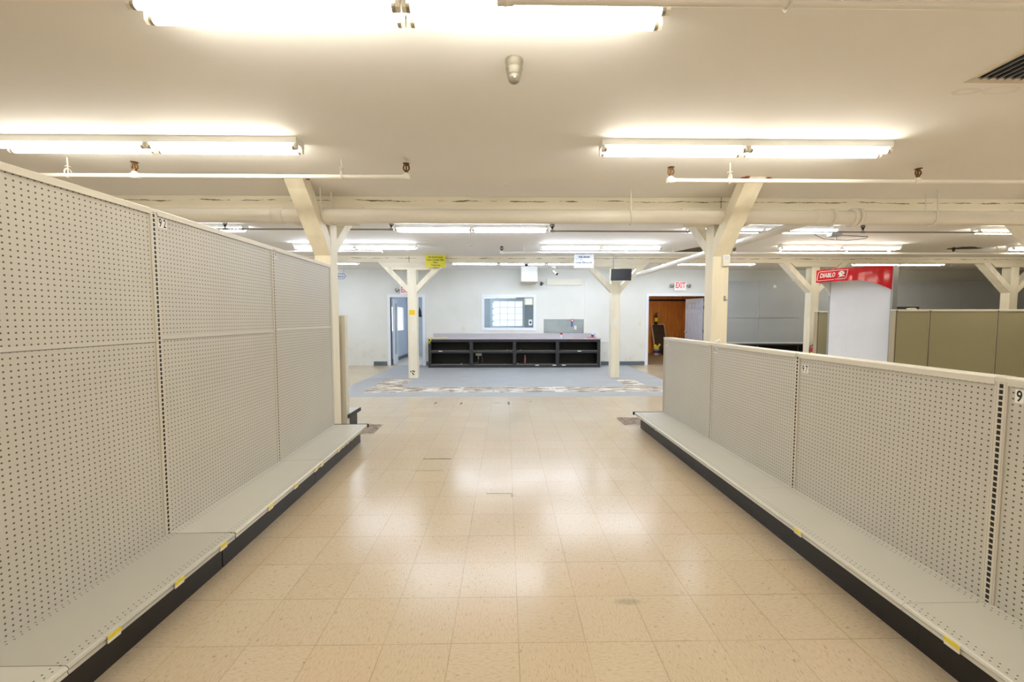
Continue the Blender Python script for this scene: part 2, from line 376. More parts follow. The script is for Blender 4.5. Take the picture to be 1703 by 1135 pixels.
# ------------------------------------------------------------------ mesh builder
class MB:
    def __init__(s): s.v = []; s.f = []; s.sm = []
    def add(s, vs, fs, smooth=False):
        k = len(s.v); s.v += [tuple(p) for p in vs]
        for f in fs: s.f.append([i + k for i in f]); s.sm.append(smooth)
        return s
    def box(s, a, b):
        x0, y0, z0 = (min(a[i], b[i]) for i in range(3)); x1, y1, z1 = (max(a[i], b[i]) for i in range(3))
        return s.add([(x0, y0, z0), (x1, y0, z0), (x1, y1, z0), (x0, y1, z0), (x0, y0, z1), (x1, y0, z1), (x1, y1, z1), (x0, y1, z1)],
                     [(0, 3, 2, 1), (4, 5, 6, 7), (0, 1, 5, 4), (1, 2, 6, 5), (2, 3, 7, 6), (3, 0, 4, 7)])
    def bar(s, p, q, wx, wy, up=(0, 0, 1)):
        """rectangular bar from p to q; wx across, wy along the 'up' side"""
        p, q = Vector(p), Vector(q); d = (q - p).normalized(); u = Vector(up)
        a = d.cross(u)
        if a.length < 1e-4: a = d.cross(Vector((1, 0, 0)))
        a.normalize(); b = a.cross(d).normalized()
        vs = []
        for c in (p, q):
            for (i, j) in ((-1, -1), (1, -1), (1, 1), (-1, 1)): vs.append(c + a * (i * wx / 2) + b * (j * wy / 2))
        return s.add(vs, [(3, 2, 1, 0), (4, 5, 6, 7), (0, 1, 5, 4), (1, 2, 6, 5), (2, 3, 7, 6), (3, 0, 4, 7)])
    def prism(s, pts, vec):
        """closed polygon pts (3D) extruded by vec"""
        n = len(pts); v = Vector(vec)
        vs = [Vector(p) for p in pts] + [Vector(p) + v for p in pts]
        fs = [list(range(n))[::-1], list(range(n, 2 * n))] + [(i, (i + 1) % n, n + (i + 1) % n, n + i) for i in range(n)]
        return s.add(vs, fs)
    def cyl(s, p, q, r, r2=None, n=16, cap=True):
        p, q = Vector(p), Vector(q); d = (q - p).normalized(); r2 = r if r2 is None else r2
        a = d.orthogonal().normalized(); b = d.cross(a)
        vs = []
        for c, rr in ((p, r), (q, r2)):
            for i in range(n):
                t = 2 * PI * i / n; vs.append(c + a * (rr * math.cos(t)) + b * (rr * math.sin(t)))
        s.add(vs, [(i, (i + 1) % n, n + (i + 1) % n, n + i) for i in range(n)], True)
        if cap: s.add(vs[:n], [list(range(n))[::-1]]); s.add(vs[n:], [list(range(n))])
        return s
    def lathe(s, prof, c, axis=(0, 0, 1), n=24):
        ax = Vector(axis).normalized(); a = ax.orthogonal().normalized(); b = ax.cross(a); c = Vector(c)
        vs = []
        for (r, h) in prof:
            for i in range(n):
                t = 2 * PI * i / n; vs.append(c + ax * h + a * (r * math.cos(t)) + b * (r * math.sin(t)))
        fs = []
        for k in range(len(prof) - 1):
            for i in range(n): fs.append((k * n + i, k * n + (i + 1) % n, (k + 1) * n + (i + 1) % n, (k + 1) * n + i))
        s.add(vs, fs, True)
        m = len(prof) - 1
        if prof[0][0] > 1e-5: s.add(vs[:n], [list(range(n))[::-1]])
        if prof[m][0] > 1e-5: s.add(vs[m * n:], [list(range(n))])
        return s
    def tube(s, pts, r, n=10, closed=False):
        P = [Vector(p) for p in pts]; L = len(P); vs = []; prev = None
        for i in range(L):
            if closed: d = P[(i + 1) % L] - P[i - 1]
            else: d = P[min(i + 1, L - 1)] - P[max(i - 1, 0)]
            d.normalize()
            if prev is None: a = d.orthogonal().normalized()
            else:
                a = prev - d * prev.dot(d); a.normalize()
            prev = a; b = d.cross(a)
            for k in range(n):
                t = 2 * PI * k / n; vs.append(P[i] + a * (r * math.cos(t)) + b * (r * math.sin(t)))
        fs = []
        for i in range(L if closed else L - 1):
            j = (i + 1) % L
            for k in range(n): fs.append((i * n + k, i * n + (k + 1) % n, j * n + (k + 1) % n, j * n + k))
        s.add(vs, fs, True)
        if not closed: s.add(vs[:n], [list(range(n))[::-1]]); s.add(vs[-n:], [list(range(n))])
        return s
    def sphere(s, c, r, n=14, sz=1.0):
        prof = [(r * math.sin(PI * k / 8), -r * sz * math.cos(PI * k / 8)) for k in range(9)]
        prof[0] = (1e-6, -r * sz); prof[-1] = (1e-6, r * sz)
        return s.lathe(prof, c, n=n)
    def text(s, txt, size, origin, ux, uy, align='CENTER', sx=1.0, shear=0.0, bold=0.0, depth=0.001, spacing=1.0, line=1.0):
        cu = bpy.data.curves.new('t', 'FONT'); cu.body = txt; cu.size = size; cu.align_x = align; cu.align_y = 'CENTER'
        cu.shear = shear; cu.offset = bold; cu.space_character = spacing; cu.space_line = line; cu.resolution_u = 3
        ob = bpy.data.objects.new('t', cu); COL.objects.link(ob)
        me = bpy.data.meshes.new_from_object(ob.evaluated_get(bpy.context.evaluated_depsgraph_get()))
        o, ux, uy = Vector(origin), Vector(ux).normalized(), Vector(uy).normalized()
        nn = ux.cross(uy)
        s.add([o + ux * (v.co.x * sx) + uy * v.co.y + nn * depth for v in me.vertices], [list(p.vertices) for p in me.polygons])
        bpy.data.objects.remove(ob); bpy.data.meshes.remove(me); bpy.data.curves.remove(cu)
        return s
    def build(s, name, mat, parent=None, bevel=0.0):
        o0 = Vector((0, 0, 0)) if parent is None else ORG.get(parent.name, Vector((0, 0, 0)))
        me = bpy.data.meshes.new(name); me.from_pydata([tuple(Vector(v) - o0) for v in s.v], [], s.f)
        me.polygons.foreach_set('use_smooth', s.sm); me.materials.append(M[mat] if isinstance(mat, str) else mat); me.update()
        ob = bpy.data.objects.new(name, me); COL.objects.link(ob)
        if parent is not None: ob.parent = parent; ORG[ob.name] = o0
        if bevel:
            b = ob.modifiers.new('bevel', 'BEVEL'); b.width = bevel; b.segments = 2; b.limit_method = 'ANGLE'
        return ob
ORG = {}

def tag(o, label=None, cat=None, group=None, kind=None):
    if label: o['label'] = label
    if cat: o['category'] = cat
    if group: o['group'] = group
    if kind: o['kind'] = kind
    return o
def thing(name, label, cat, loc, rz=0.0, group=None):
    """an Empty at the thing's base; parts given in world coordinates when rz == 0 (origin subtracted on build)"""
    o = bpy.data.objects.new(name, None); COL.objects.link(o); o.empty_display_size = 0.1
    o.location = loc; o.rotation_euler = (0, 0, rz)
    ORG[o.name] = Vector(loc) if rz == 0.0 else Vector((0, 0, 0))
    return tag(o, label, cat, group)
def mesh_thing(mb, name, mat, label, cat, loc, group=None, bevel=0.0):
    """a one-mesh thing given in world coordinates with its origin at loc"""
    mb.v = [tuple(Vector(v) - Vector(loc)) for v in mb.v]
    o = mb.build(name, mat, None, bevel); o.location = loc
    return tag(o, label, cat, group)
def struct(mb, name, mat, parent=None):
    o = mb.build(name, mat, parent)
    if parent is None: o['kind'] = 'structure'
    return o
def copy_tree(o, parent=None):
    c = o.copy(); COL.objects.link(c); c.parent = parent
    ORG[c.name] = ORG.get(o.name, Vector((0, 0, 0)))
    for ch in list(o.children): copy_tree(ch, c)
    return c

# ------------------------------------------------------------------ the setting
XL, XR, YN, YF, ZC = -9.0, 17.0, -6.0, 12.6, 2.95
struct(MB().box((XL, YN, -0.1), (XR, YF + 0.12, 0.0)), 'floor', 'floor')
ceil = struct(MB().box((XL, YN, ZC), (XR, YF + 0.12, ZC + 0.1)), 'ceiling', 'ceiling')
struct(MB().box((XL - 0.15, YN - 0.15, 0), (XL, YF + 0.12, ZC)), 'wall_left', 'wall')
struct(MB().box((XR, YN - 0.15, 0), (XR + 0.15, YF + 0.12, ZC)), 'wall_right', 'wall')
struct(MB().box((XL, YN - 0.15, 0), (XR, YN, ZC)), 'wall_near', 'wall')
DL = (-3.53, -2.55, 2.10); WI = (-0.65, 0.85, 1.17, 2.10); DR = (4.41, 6.24, 2.14)
wb = MB()
Y0, Y1 = YF, YF + 0.12
for (a, b, z0, z1) in ((XL, DL[0], 0, ZC), (DL[0], DL[1], DL[2], ZC), (DL[1], WI[0], 0, ZC), (WI[0], WI[1], 0, WI[2]), (WI[0], WI[1], WI[3], ZC),
                       (WI[1], DR[0], 0, ZC), (DR[0], DR[1], DR[2], ZC), (DR[1], XR, 0, ZC)):
    wb.box((a, Y0, z0), (b, Y1, z1))
struct(wb, 'wall_back', 'wall')
# torn ceiling patches, flush with the ceiling board
hb = MB(); hb.prism([(3.72, 9.3, ZC - 0.006), (4.6, 9.2, ZC - 0.006), (4.32, 8.62, ZC - 0.006), (4.02, 8.6, ZC - 0.006)], (0, 0, 0.005))
o = hb.build('bare_patch', 'brown_hole', ceil); o['label'] = 'brown patch where ceiling board is missing'
hb = MB(); pts = []
for k in range(14):
    a = 2 * PI * k / 14; r = 1 + 0.25 * math.sin(3 * a + 1)
    pts.append((9.75 + 0.32 * r * math.cos(a), 8.62 + 0.15 * r * math.sin(a), ZC - 0.006))
hb.prism(pts, (0, 0, 0.005)); o = hb.build('stained_hole', 'dark_hole', ceil); o['label'] = 'dark ragged stain in ceiling'
# cove baseboards (only where still glued on)
struct(MB().box((DL[0] - 0.53, YF - 0.012, 0), (DL[0] - 0.12, YF, 0.13)), 'baseboard_left', 'cove')
struct(MB().box((2.95, YF - 0.012, 0), (DR[0] - 0.1, YF, 0.12)), 'baseboard_back', 'cove')
struct(MB().box((DL[1] + 0.1, YF - 0.012, 0), (-2.36, YF, 0.12)), 'baseboard_centre', 'cove')
# chair rail remnants and wire raceway on the wall
struct(MB().box((2.95, YF - 0.015, 0.71), (4.12, YF, 0.76)), 'trim_1', 'wall')
struct(MB().box((2.44, YF - 0.02, 1.2), (2.475, YF, 2.6)), 'trim_2', 'white_plastic')
struct(MB().box((-0.82, YF - 0.004, 1.0), (-0.81, YF, 2.3)), 'trim_3', 'white_plastic')
struct(MB().box((-6.0, YF - 0.006, 1.255), (-4.4, YF, 1.27)), 'trim_4', 'wall')

def casing(name, x0, x1, z1, cw=0.09):
    m = MB()
    m.box((x0 - cw, YF - 0.02, 0), (x0, Y1 + 0.02, z1 + cw)); m.box((x1, YF - 0.02, 0), (x1 + cw, Y1 + 0.02, z1 + cw))
    m.box((x0, YF - 0.02, z1), (x1, Y1 + 0.02, z1 + cw))
    return struct(m, name, 'trim')
d1 = casing('door_1', *DL)
# glazed narrow door leaf swung in
def leaf(parent, h, p, q, h1, th=0.04, glazed=False):
    p, q = Vector((*p, 0)), Vector((*q, 0)); L = (q - p).length; d = (q - p).normalized(); n = Vector((d.y, -d.x, 0))
    def P(u, v, z): return p + d * u + n * v + Vector((0, 0, z))
    def bx(m, u0, u1, v0, v1, z0, z1):
        vs = [P(u, v, z) for z in (z0, z1) for (u, v) in ((u0, v0), (u1, v0), (u1, v1), (u0, v1))]
        m.add(vs, [(0, 3, 2, 1), (4, 5, 6, 7), (0, 1, 5, 4), (1, 2, 6, 5), (2, 3, 7, 6), (3, 0, 4, 7)])
    m = MB()
    if glazed:
        bx(m, 0, 0.13, 0, th, 0.01, h1); bx(m, L - 0.13, L, 0, th, 0.01, h1); bx(m, 0.13, L - 0.13, 0, th, 0.01, 0.3); bx(m, 0.13, L - 0.13, 0, th, h1 - 0.13, h1)
        o = m.build('door_leaf', 'trim', parent)
        g = MB(); bx(g, 0.13, L - 0.13, th * 0.4, th * 0.6, 0.3, h1 - 0.13); g.build('glass_pane', M['steel_wall'], o)
    else:
        bx(m, 0, L, 0, th, 0.01, h1)
        o = m.build('door_leaf', 'door_paint', parent)
        for (z0, z1) in ((0.2, 0.85), (0.98, 1.62), (1.75, 1.98)):
            for (u0, u1) in ((0.11, L / 2 - 0.05), (L / 2 + 0.05, L - 0.11)):
                r = MB()
                for (a, b, c, e) in ((u0, u1, z0, z0 + 0.014), (u0, u1, z1 - 0.014, z1), (u0, u0 + 0.014, z0, z1), (u1 - 0.014, u1, z0, z1)):
                    bx(r, a, b, -0.012, 0, c, e)
                    bx(r, a, b, th, th + 0.012, c, e)
                bx(r, u0 + 0.05, u1 - 0.05, th, th + 0.012, z0 + 0.05, z1 - 0.05)
                bx(r, u0 + 0.05, u1 - 0.05, -0.012, 0, z0 + 0.05, z1 - 0.05)
                r.build('raised_panel', 'door_paint', o)
        k = MB(); k.sphere(P(L - 0.07, -0.04, 1.0), 0.028); k.sphere(P(L - 0.07, th + 0.04, 1.0), 0.028)
        k.cyl(P(L - 0.07, -0.04, 1.0), P(L - 0.07, th + 0.04, 1.0), 0.012); k.build('door_knob', 'silver', o)
        for z in (0.3, 1.05, 1.8):
            hh = MB(); bx(hh, -0.02, 0.02, th - 0.005, th + 0.01, z - 0.05, z + 0.05); hh.build('hinge', 'black', o)
    return o
leaf(d1, 2.0, (-3.50, YF + 0.15), (-3.60, YF + 0.95), 2.06, glazed=True)
d2 = casing('door_2', *DR)
leaf(d2, 2.1, (6.16, YF + 0.16), (6.01, YF + 1.02), 2.09)
# interior window
wm = MB(); x0, x1, z0, z1 = WI; c = 0.09
wm.box((x0 - c, YF - 0.02, z0 - c), (x0, Y1 + 0.02, z1 + c)); wm.box((x1, YF - 0.02, z0 - c), (x1 + c, Y1 + 0.02, z1 + c))
wm.box((x0, YF - 0.02, z1), (x1, Y1 + 0.02, z1 + c)); wm.box((x0, YF - 0.02, z0 - c), (x1, Y1 + 0.02, z0))
w1 = struct(wm, 'window_1', 'trim')
MB().box((x0, YF + 0.05, z0), (x1, YF + 0.056, z1)).build('pane', 'glass', w1)

# ---- office behind the window and glazed door
OY = 15.6
of = MB(); of.box((-3.85, Y1, -0.1), (3.2, OY, 0.0)); struct(of, 'floor_office', 'office_floor')
struct(MB().box((-3.95, Y1, 2.6), (3.2, OY + 0.1, 2.7)), 'ceiling_office', 'ceiling')
OW = (-0.5, 0.64, 1.16, 2.10)
ob_ = MB()
for (a, b, c0, c1) in ((-3.85, OW[0], 0, 2.6), (OW[1], 3.2, 0, 2.6), (OW[0], OW[1], 0, OW[2]), (OW[0], OW[1], OW[3], 2.6)): ob_.box((a, OY, c0), (b, OY + 0.1, c1))
struct(ob_, 'wall_office_back', 'steel_wall')
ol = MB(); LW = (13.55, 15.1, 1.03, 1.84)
for (a, b, c0, c1) in ((Y1, LW[0], 0, 2.6), (LW[1], OY, 0, 2.6), (LW[0], LW[1], 0, LW[2]), (LW[0], LW[1], LW[3], 2.6)): ol.box((-3.85, a, c0), (-3.75, b, c1))
struct(ol, 'wall_office_left', 'blue_wall')
wf = struct(MB().box((-3.83, LW[0], LW[2]), (-3.80, LW[1], LW[3])), 'wall_sheen_pane', 'sheen_glow')  # added glowing pane in place of a window's reflection on satin paint
struct(MB().box((3.1, Y1, 0), (3.2, OY, 2.6)), 'wall_office_right', 'steel_wall')
struct(MB().box((-3.75, Y1 + 0.02, 0), (-3.735, OY, 0.11)), 'baseboard_office', 'cove')
m = MB(); x0, x1, z0, z1 = OW
for (a, b, c0, c1) in ((x0 - 0.08, x0, z0 - 0.08, z1 + 0.08), (x1, x1 + 0.08, z0 - 0.08, z1 + 0.08), (x0, x1, z1, z1 + 0.08), (x0, x1, z0 - 0.08, z0)): m.box((a, OY - 0.02, c0), (b, OY + 0.1, c1))
w2 = struct(m, 'window_2', 'trim')
m = MB()
for k in range(1, 4): xx = x0 + (x1 - x0) * k / 4; m.box((xx - 0.008, OY + 0.03, z0), (xx + 0.008, OY + 0.045, z1))
for k in range(1, 4): zz = z0 + (z1 - z0) * k / 4; m.box((x0, OY + 0.03, zz - 0.008), (x1, OY + 0.045, zz + 0.008))
m.build('muntins', 'trim', w2)
MB().box((x0, OY + 0.05, z0), (x1, OY + 0.055, z1)).build('pane', 'glass_out', w2)

# ---- plywood back room
PX0, PX1, PY = 3.3, 9.2, 16.9
struct(MB().box((PX0, Y1, -0.1), (PX1, PY, 0.0)), 'floor_storeroom', 'carpet')
struct(MB().box((PX0, Y1, 2.7), (PX1, PY + 0.1, 2.8)), 'ceiling_storeroom', 'ceiling')
struct(MB().box((PX0, PY, 0), (PX1, PY + 0.1, 2.7)), 'wall_storeroom_back', 'plywood')
struct(MB().box((PX0 - 0.05, Y1, 0), (PX0, PY, 2.7)), 'wall_storeroom_left', 'plywood')
struct(MB().box((PX1, Y1, 0), (PX1 + 0.1, PY, 2.7)), 'wall_storeroom_right', 'plywood')
struct(MB().box((PX0, PY - 0.02, 2.16), (PX1, PY, 2.24)), 'trim_5', 'counter_black')

# ------------------------------------------------------------------ beams, posts, braces
def beam(x0, x1, y, label, th=0.2):
    return mesh_thing(MB().box((x0, y - th / 2, 2.80), (x1, y + th / 2, ZC)), 'ceiling_beam', 'beam', label, 'beam', (0, 0, 0), None, 0.006)
beam(XL, 2.655, 5.19, 'cream cracked timber beam over the end of the tall left shelving')
beam(2.665, XR, 5.19, 'cream cracked timber beam above the low numbered shelving and large pipe')
beam(XL, -2.315, 10.0, 'cream timber beam from the yellow-sign post toward the arrow sign')
beam(-2.305, XR, 10.0, 'cream timber beam above the black counter, carrying the yellow sign')

def post(x, y, label, braces, bol, wdt=0.2, dep=0.2, extra=False, chip=False, base_z=0.0):
    t = thing('timber_post', label, 'post', (x, y, base_z), 0, 'cream timber posts with diagonal braces')
    zb = bol[1]
    MB().box((x - wdt / 2, y - dep / 2, 0), (x + wdt / 2, y + dep / 2, zb)).build('shaft', 'post', t, 0.008)
    w_top, z_b = bol
    m = MB(); yy = y - dep / 2 - 0.003
    m.prism([(x - w_top, yy, 2.80), (x - w_top + 0.12, yy, zb), (x + w_top - 0.12, yy, zb), (x + w_top, yy, 2.80)], (0, dep + 0.006, 0))
    m.build('bolster', 'beam', t, 0.004)
    if extra:
        m = MB(); m.prism([(x - 0.52, yy, zb), (x - 0.46, yy, zb - 0.07), (x + 0.46, yy, zb - 0.07), (x + 0.52, yy, zb)], (0, dep + 0.006, 0))
        m.build('bolster', 'beam', t)
    for (dx, dy, ln, z0, z1, wd, tk) in braces:
        p = Vector((x + dx * (wdt / 2 - 0.02), y + dy * (dep / 2 - 0.02), z0)); q = Vector((x + dx * ln, y + dy * ln, z1))
        # parallelogram brace: vertical cut at the post, horizontal cut at the top
        d = (q - p); h = Vector((dx, dy, 0)); side = Vector((-dy, dx, 0)) * (wd / 2)
        slope = (z1 - z0) / (ln - wdt / 2 + 0.02)
        vlen = tk * math.sqrt(1 + slope * slope); hl = vlen / slope
        prof = [p, q, q - h * hl, p + Vector((0, 0, vlen))]
        m = MB(); m.prism([a - side for a in prof], side * 2)
        b = m.build('brace', 'post', t, 0.005)
        if chip and dy < 0:
            for sx in (-1, 1):
                c = MB()
                for k in range(5):
                    cx = q.x + sx * (wd / 2 + 0.015 + random.uniform(-.01, .03)); cy = q.y + random.uniform(0.0, 0.12)
                    c.prism([(cx - .02, cy - .03, ZC - 0.003), (cx + .025, cy - .02, ZC - 0.003), (cx + .02, cy + .03, ZC - 0.003), (cx - .015, cy + .02, ZC - 0.003)], (random.uniform(-.01, .01), 0, -0.012))
                o = c.build('torn_wood', 'chip', b); o['label'] = 'orange torn wood at brace top'
    return t
NB = [(0, -1, 0.78, 2.20, 2.95, 0.2, 0.15), (0, 1, 0.78, 2.20, 2.80, 0.12, 0.13)]
FB = [(-1, 0, 0.80, 2.06, 2.80, 0.2, 0.12), (1, 0, 0.80, 2.06, 2.80, 0.2, 0.12)]
p1 = post(-2.21, 5.12, 'cream braced post at the far end of the tall left shelving', NB, (0.5, 2.62), chip=True)
p2 = post(2.64, 5.12, 'cream braced post behind the shelving, with white box below its brace', NB, (0.5, 2.62), chip=True)
p3 = post(7.50, 5.12, 'cream braced post at the right edge, only its slanting brace in view', [NB[0], (-1, 0, 1.26, 1.60, 2.80, 0.2, 0.25)], (0.5, 2.62), 0.2)
p4 = post(-2.25, 10.0, 'cream post by the black counter, carrying amber notice and holes at base', FB, (0.78, 2.69), 0.22, 0.2, True)
p5 = post(2.67, 10.0, 'cream braced post behind the hanging black monitor', FB, (0.78, 2.69), 0.22, 0.2)
p6 = post(7.50, 9.95, 'cream braced post left of the red-topped display', FB, (0.62, 2.70), 0.2, 0.2)
p7 = post(12.42, 9.95, 'cream braced post behind the olive pegboard shelving', FB, (0.62, 2.70), 0.2, 0.2)

# notices and marks on the post by the counter
def flat(name, mat, x0, x1, z0, z1, y, label, cat, th=0.003, group=None, rot=0.0):
    return mesh_thing(MB().box((x0, y - th, z0), (x1, y, z1)), name, mat, label, cat, ((x0 + x1) / 2, y, z0), group)
yp = 9.9
flat('paper_notice', 'amber', -2.325, -2.185, 1.54, 1.66, yp, 'amber paper notice taped to post by counter', 'notice')
flat('small_label', 'sticker', -2.26, -2.20, 1.16, 1.24, yp, 'small white label on post, below the amber notice', 'label')
flat('small_label', 'tag_white', -2.28, -2.20, 1.44, 1.48, yp, 'thin pale label just under the amber notice', 'label')
m = MB()
for (dx, z) in ((-.05, .17), (0.0, .18), (0.03, .17), (-0.01, .13), (0.01, .10)): m.cyl((-2.25 + dx, yp - 0.002, z), (-2.25 + dx, yp, z), 0.018, n=10)
m.build('bored_hole', 'black', p4)
flat('paper_notice', 'sticker', 2.62, 2.69, 1.30, 1.46, yp, 'small white paper taped to post under the monitor', 'notice')
# white alarm box on the near right post
t = thing('alarm_box', 'white wall alarm box under the brace of the near right post', 'alarm', (2.69, 5.02, 2.1))
MB().box((2.645, 4.98, 2.10), (2.735, 5.02, 2.235)).build('housing', 'white_plastic', t, 0.008)
MB().box((2.665, 4.975, 2.18), (2.715, 4.98, 2.22)).build('strobe_lens', 'sign_white', t, 0.003)
t = thing('tie_cleat', 'tiny grey metal cleat on near right post', 'cleat', (2.68, 5.02, 1.68))
MB().box((2.685, 5.005, 1.68), (2.705, 5.02, 1.74)).build('plate', 'silver', t)
MB().cyl((2.695, 5.005, 1.70), (2.715, 4.985, 1.69), 0.006).build('hook', 'silver', t)

# ------------------------------------------------------------------ big pipe
PYp, PZ, PR = 4.86, 2.655, 0.083
t = thing('large_pipe', 'large cream pipe running across the room under the near beam', 'pipe', (0, PYp, PZ))
MB().cyl((XL, PYp, PZ), (XR, PYp, PZ), PR, n=28).build('main_pipe', 'pipe', t)
for (a, b, r) in ((-2.70, -2.56, PR + 0.012), (3.64, 3.84, PR + 0.012), (3.84, 3.87, PR + 0.02), (4.08, 4.13, PR + 0.026), (4.145, 4.19, PR + 0.026)):
    MB().lathe([(r - .012, a), (r, a + .008), (r, b - .008), (r - .012, b)], (0, PYp, PZ), (1, 0, 0), 28).build('coupling', 'pipe', t)
for hx in (-2.08, 1.47, 5.06):
    pts = [(hx - 0.03, PYp - PR - 0.008, ZC), (hx - 0.02, PYp - PR - 0.008, PZ)]
    for k in range(1, 12):
        a = PI + PI * k / 12; pts.append((hx - 0.02 + 0.04 * k / 12, PYp + (PR + 0.008) * math.cos(a), PZ + (PR + 0.008) * math.sin(a)))
    pts += [(hx + 0.02, PYp + PR + 0.008, PZ), (hx + 0.02, PYp + PR + 0.008, ZC)]
    MB().tube(pts, 0.008).build('hanger_strap', 'pipe', t)
P0, P1_ = Vector((3.65, PYp + 0.06, PZ - 0.02)), Vector((3.16, 9.38, 2.50))
m = MB().cyl(P0, P1_, 0.052, n=20); m.sphere(P1_, 0.062); m.cyl(P1_, P1_ + Vector((0.0, 0.4, 0.0)), 0.052, n=18)
m.build('branch_pipe', 'pipe', t)

# ------------------------------------------------------------------ sprinkler lines
def head(m_frame, parent, x, y, z, mat):
    m = MB(); m.cyl((x, y, z), (x, y, z + 0.02), 0.016, n=10)
    c = Vector((x, y, z + 0.048)); pts = [c + Vector((0.027 * math.sin(a), 0, 0.030 * math.cos(a))) for a in [2 * PI * k / 14 for k in range(14)]]
    m.tube(pts, 0.0075, 6, True); m.cyl((x, y, z + 0.02), (x, y, z + 0.075), 0.008, n=8)
    o = m.build('sprinkler_head', mat, parent)
    d = MB(); d.lathe([(0.006, 0.080), (0.030, 0.083), (0.033, 0.087), (0.006, 0.092)], (x, y, z), n=14); d.build('deflector', mat, o)
def hanger(parent, x, y, z, mat):
    m = MB(); m.cyl((x, y, z + 0.02), (x, y, ZC), 0.006, n=8); m.cyl((x, y, z + 0.075), (x, y, z + 0.082), 0.022, n=10)
    c = Vector((x, y, z + 0.018)); pts = [c + Vector((0.0, 0.032 * math.sin(a), 0.042 * math.cos(a))) for a in [2 * PI * k / 14 for k in range(14)]]
    m.tube(pts, 0.006, 6, True); m.build('hanger', mat, parent)
def sprinkler(x0, x1, y, z, heads, hangers, label, r=0.019, mat='sprinkler', hm='bronze', endhead=None):
    t = thing('sprinkler_pipe', label, 'sprinkler pipe', (x0, y, z), 0)
    MB().cyl((x0, y, z), (x1, y, z), r, n=14).build('pipe', mat, t)
    for hx in heads:
        f = MB(); f.cyl((hx - 0.035, y, z), (hx + 0.035, y, z), r * 1.35, n=14); f.cyl((hx, y, z), (hx, y, z + 0.035), r * 1.2, n=12); f.sphere((hx, y, z), r * 1.5)
        f.build('fitting', mat, t); head(None, t, hx, y, z + 0.035, hm)
    for hx in hangers: hanger(t, hx, y, z, mat)
    return t
sprinkler(0.0, XR, 1.795, 2.80, [0.0], [1.2, 4.0], 'white sprinkler pipe just past the front light, entering from the right', 0.014)
sprinkler(XL, -0.91, 3.93, 2.79, [-3.44, -0.93], [-4.05, -1.53], 'white sprinkler pipe over the tall left shelving, ending in a bronze head')
sprinkler(1.57, XR, 3.97, 2.785, [1.58, 3.98], [2.15, 5.8], 'white sprinkler pipe over the low right shelving, with bronze heads')
sprinkler(XL, -1.70, 6.2, 2.785, [-4.15, -1.70], [], 'thin grey sprinkler pipe behind the tall shelving, ending beside a light', 0.012, 'greypipe', 'bronze_dark')
sprinkler(0.70, XR, 6.3, 2.79, [0.71, 5.5], [], 'thin grey sprinkler pipe past the large pipe, above the red-topped display', 0.012, 'greypipe', 'bronze_dark')
sprinkler(XL, -2.48, 8.3, 2.79, [-2.5], [-3.3], 'white sprinkler pipe ending left of the yellow sign', 0.019, 'sprinkler', 'sprinkler')
sprinkler(-0.08, XR, 8.35, 2.79, [-0.08, 2.45, 4.66, 6.97, 9.2], [0.36, 5.6, 7.85, 10.1, 3.4], 'long white sprinkler pipe crossing in front of the white sign', 0.02, 'sprinkler', 'bronze_dark')

# ------------------------------------------------------------------ fluorescent fixtures
def fixture_proto(glow, name='fluorescent_light', missing=False):
    """centre at origin, ceiling plane z = 0, long side on x, 2.44 m"""
    t = thing(name, None, 'light fixture', (0, 0, 0))
    m = MB(); L = 1.22
    m.prism([(-L, -0.070, 0), (-L, 0.070, 0), (-L, 0.070, -0.050), (-L, 0.064, -0.054), (-L, -0.064, -0.054), (-L, -0.070, -0.050)], (2 * L, 0, 0))
    m.build('housing', 'white_metal', t)
    for (cx, sgn) in ((-L + 0.012, 1), (-0.014, -1), (0.014, 1), (L - 0.012, -1)):
        for y in (-0.048, 0.048):
            s = MB(); s.prism([(cx - 0.010, y - 0.017, -0.045), (cx - 0.010, y + 0.017, -0.045), (cx - 0.010, y + 0.017, -0.088), (cx - 0.010, y, -0.102), (cx - 0.010, y - 0.017, -0.088)], (0.02, 0, 0))
            s.build('lampholder', 'socket', t)
    for (a, b) in ((-L + 0.022, -0.024), (0.024, L - 0.022)):
        for y in (-0.048, 0.048):
            o = MB().cyl((a + 0.018, y, -0.082), (b - 0.018, y, -0.082), 0.0185, n=12).build('lamp_tube', glow, t)
            MB().cyl((a, y, -0.082), (a + 0.018, y, -0.082), 0.0188, n=12).build('end_cap', 'tubecap', o)
            MB().cyl((b - 0.018, y, -0.082), (b, y, -0.082), 0.0188, n=12).build('end_cap', 'tubecap', o)
    return t
fw = fixture_proto('tube_warm'); fc = fixture_proto('tube_cool'); used = set()
def fixture(x, y, glow, label, group='two-section fluorescent strip lights'):
    src = fw if glow == 'w' else fc
    if glow in used: o = copy_tree(src)
    else: o = src; used.add(glow)
    o.location = (x, y, ZC); tag(o, label, 'light fixture', group); return o
fixture(-0.47, 1.985, 'w', 'fluorescent strip at the very top of the photo, above the camera dome')
fixture(-2.93, 3.52, 'w', 'warm fluorescent strip above the tall left shelving')
fixture(2.02, 3.52, 'w', 'warm fluorescent strip above the low right shelving')
fixture(-5.35, 6.66, 'c', 'cool fluorescent strip showing its end over the top of bay 92')
fixture(-0.54, 6.66, 'c', 'cool fluorescent strip over the aisle, just past the large pipe')
fixture(4.16, 6.66, 'c', 'cool fluorescent strip crossed by the slanting branch pipe')
fixture(8.9, 6.66, 'w', 'warm fluorescent strip cut by the bolster at the right edge')
fixture(-3.0, 8.33, 'c', 'cool fluorescent strip partly hidden by the near left post')
fixture(1.92, 8.33, 'c', 'cool fluorescent strip above the white sign and monitor')
fixture(6.76, 8.27, 'w', 'warm fluorescent strip above the red-topped display')
fixture(11.5, 8.27, 'w', 'warm fluorescent strip at right edge, above the olive shelving')
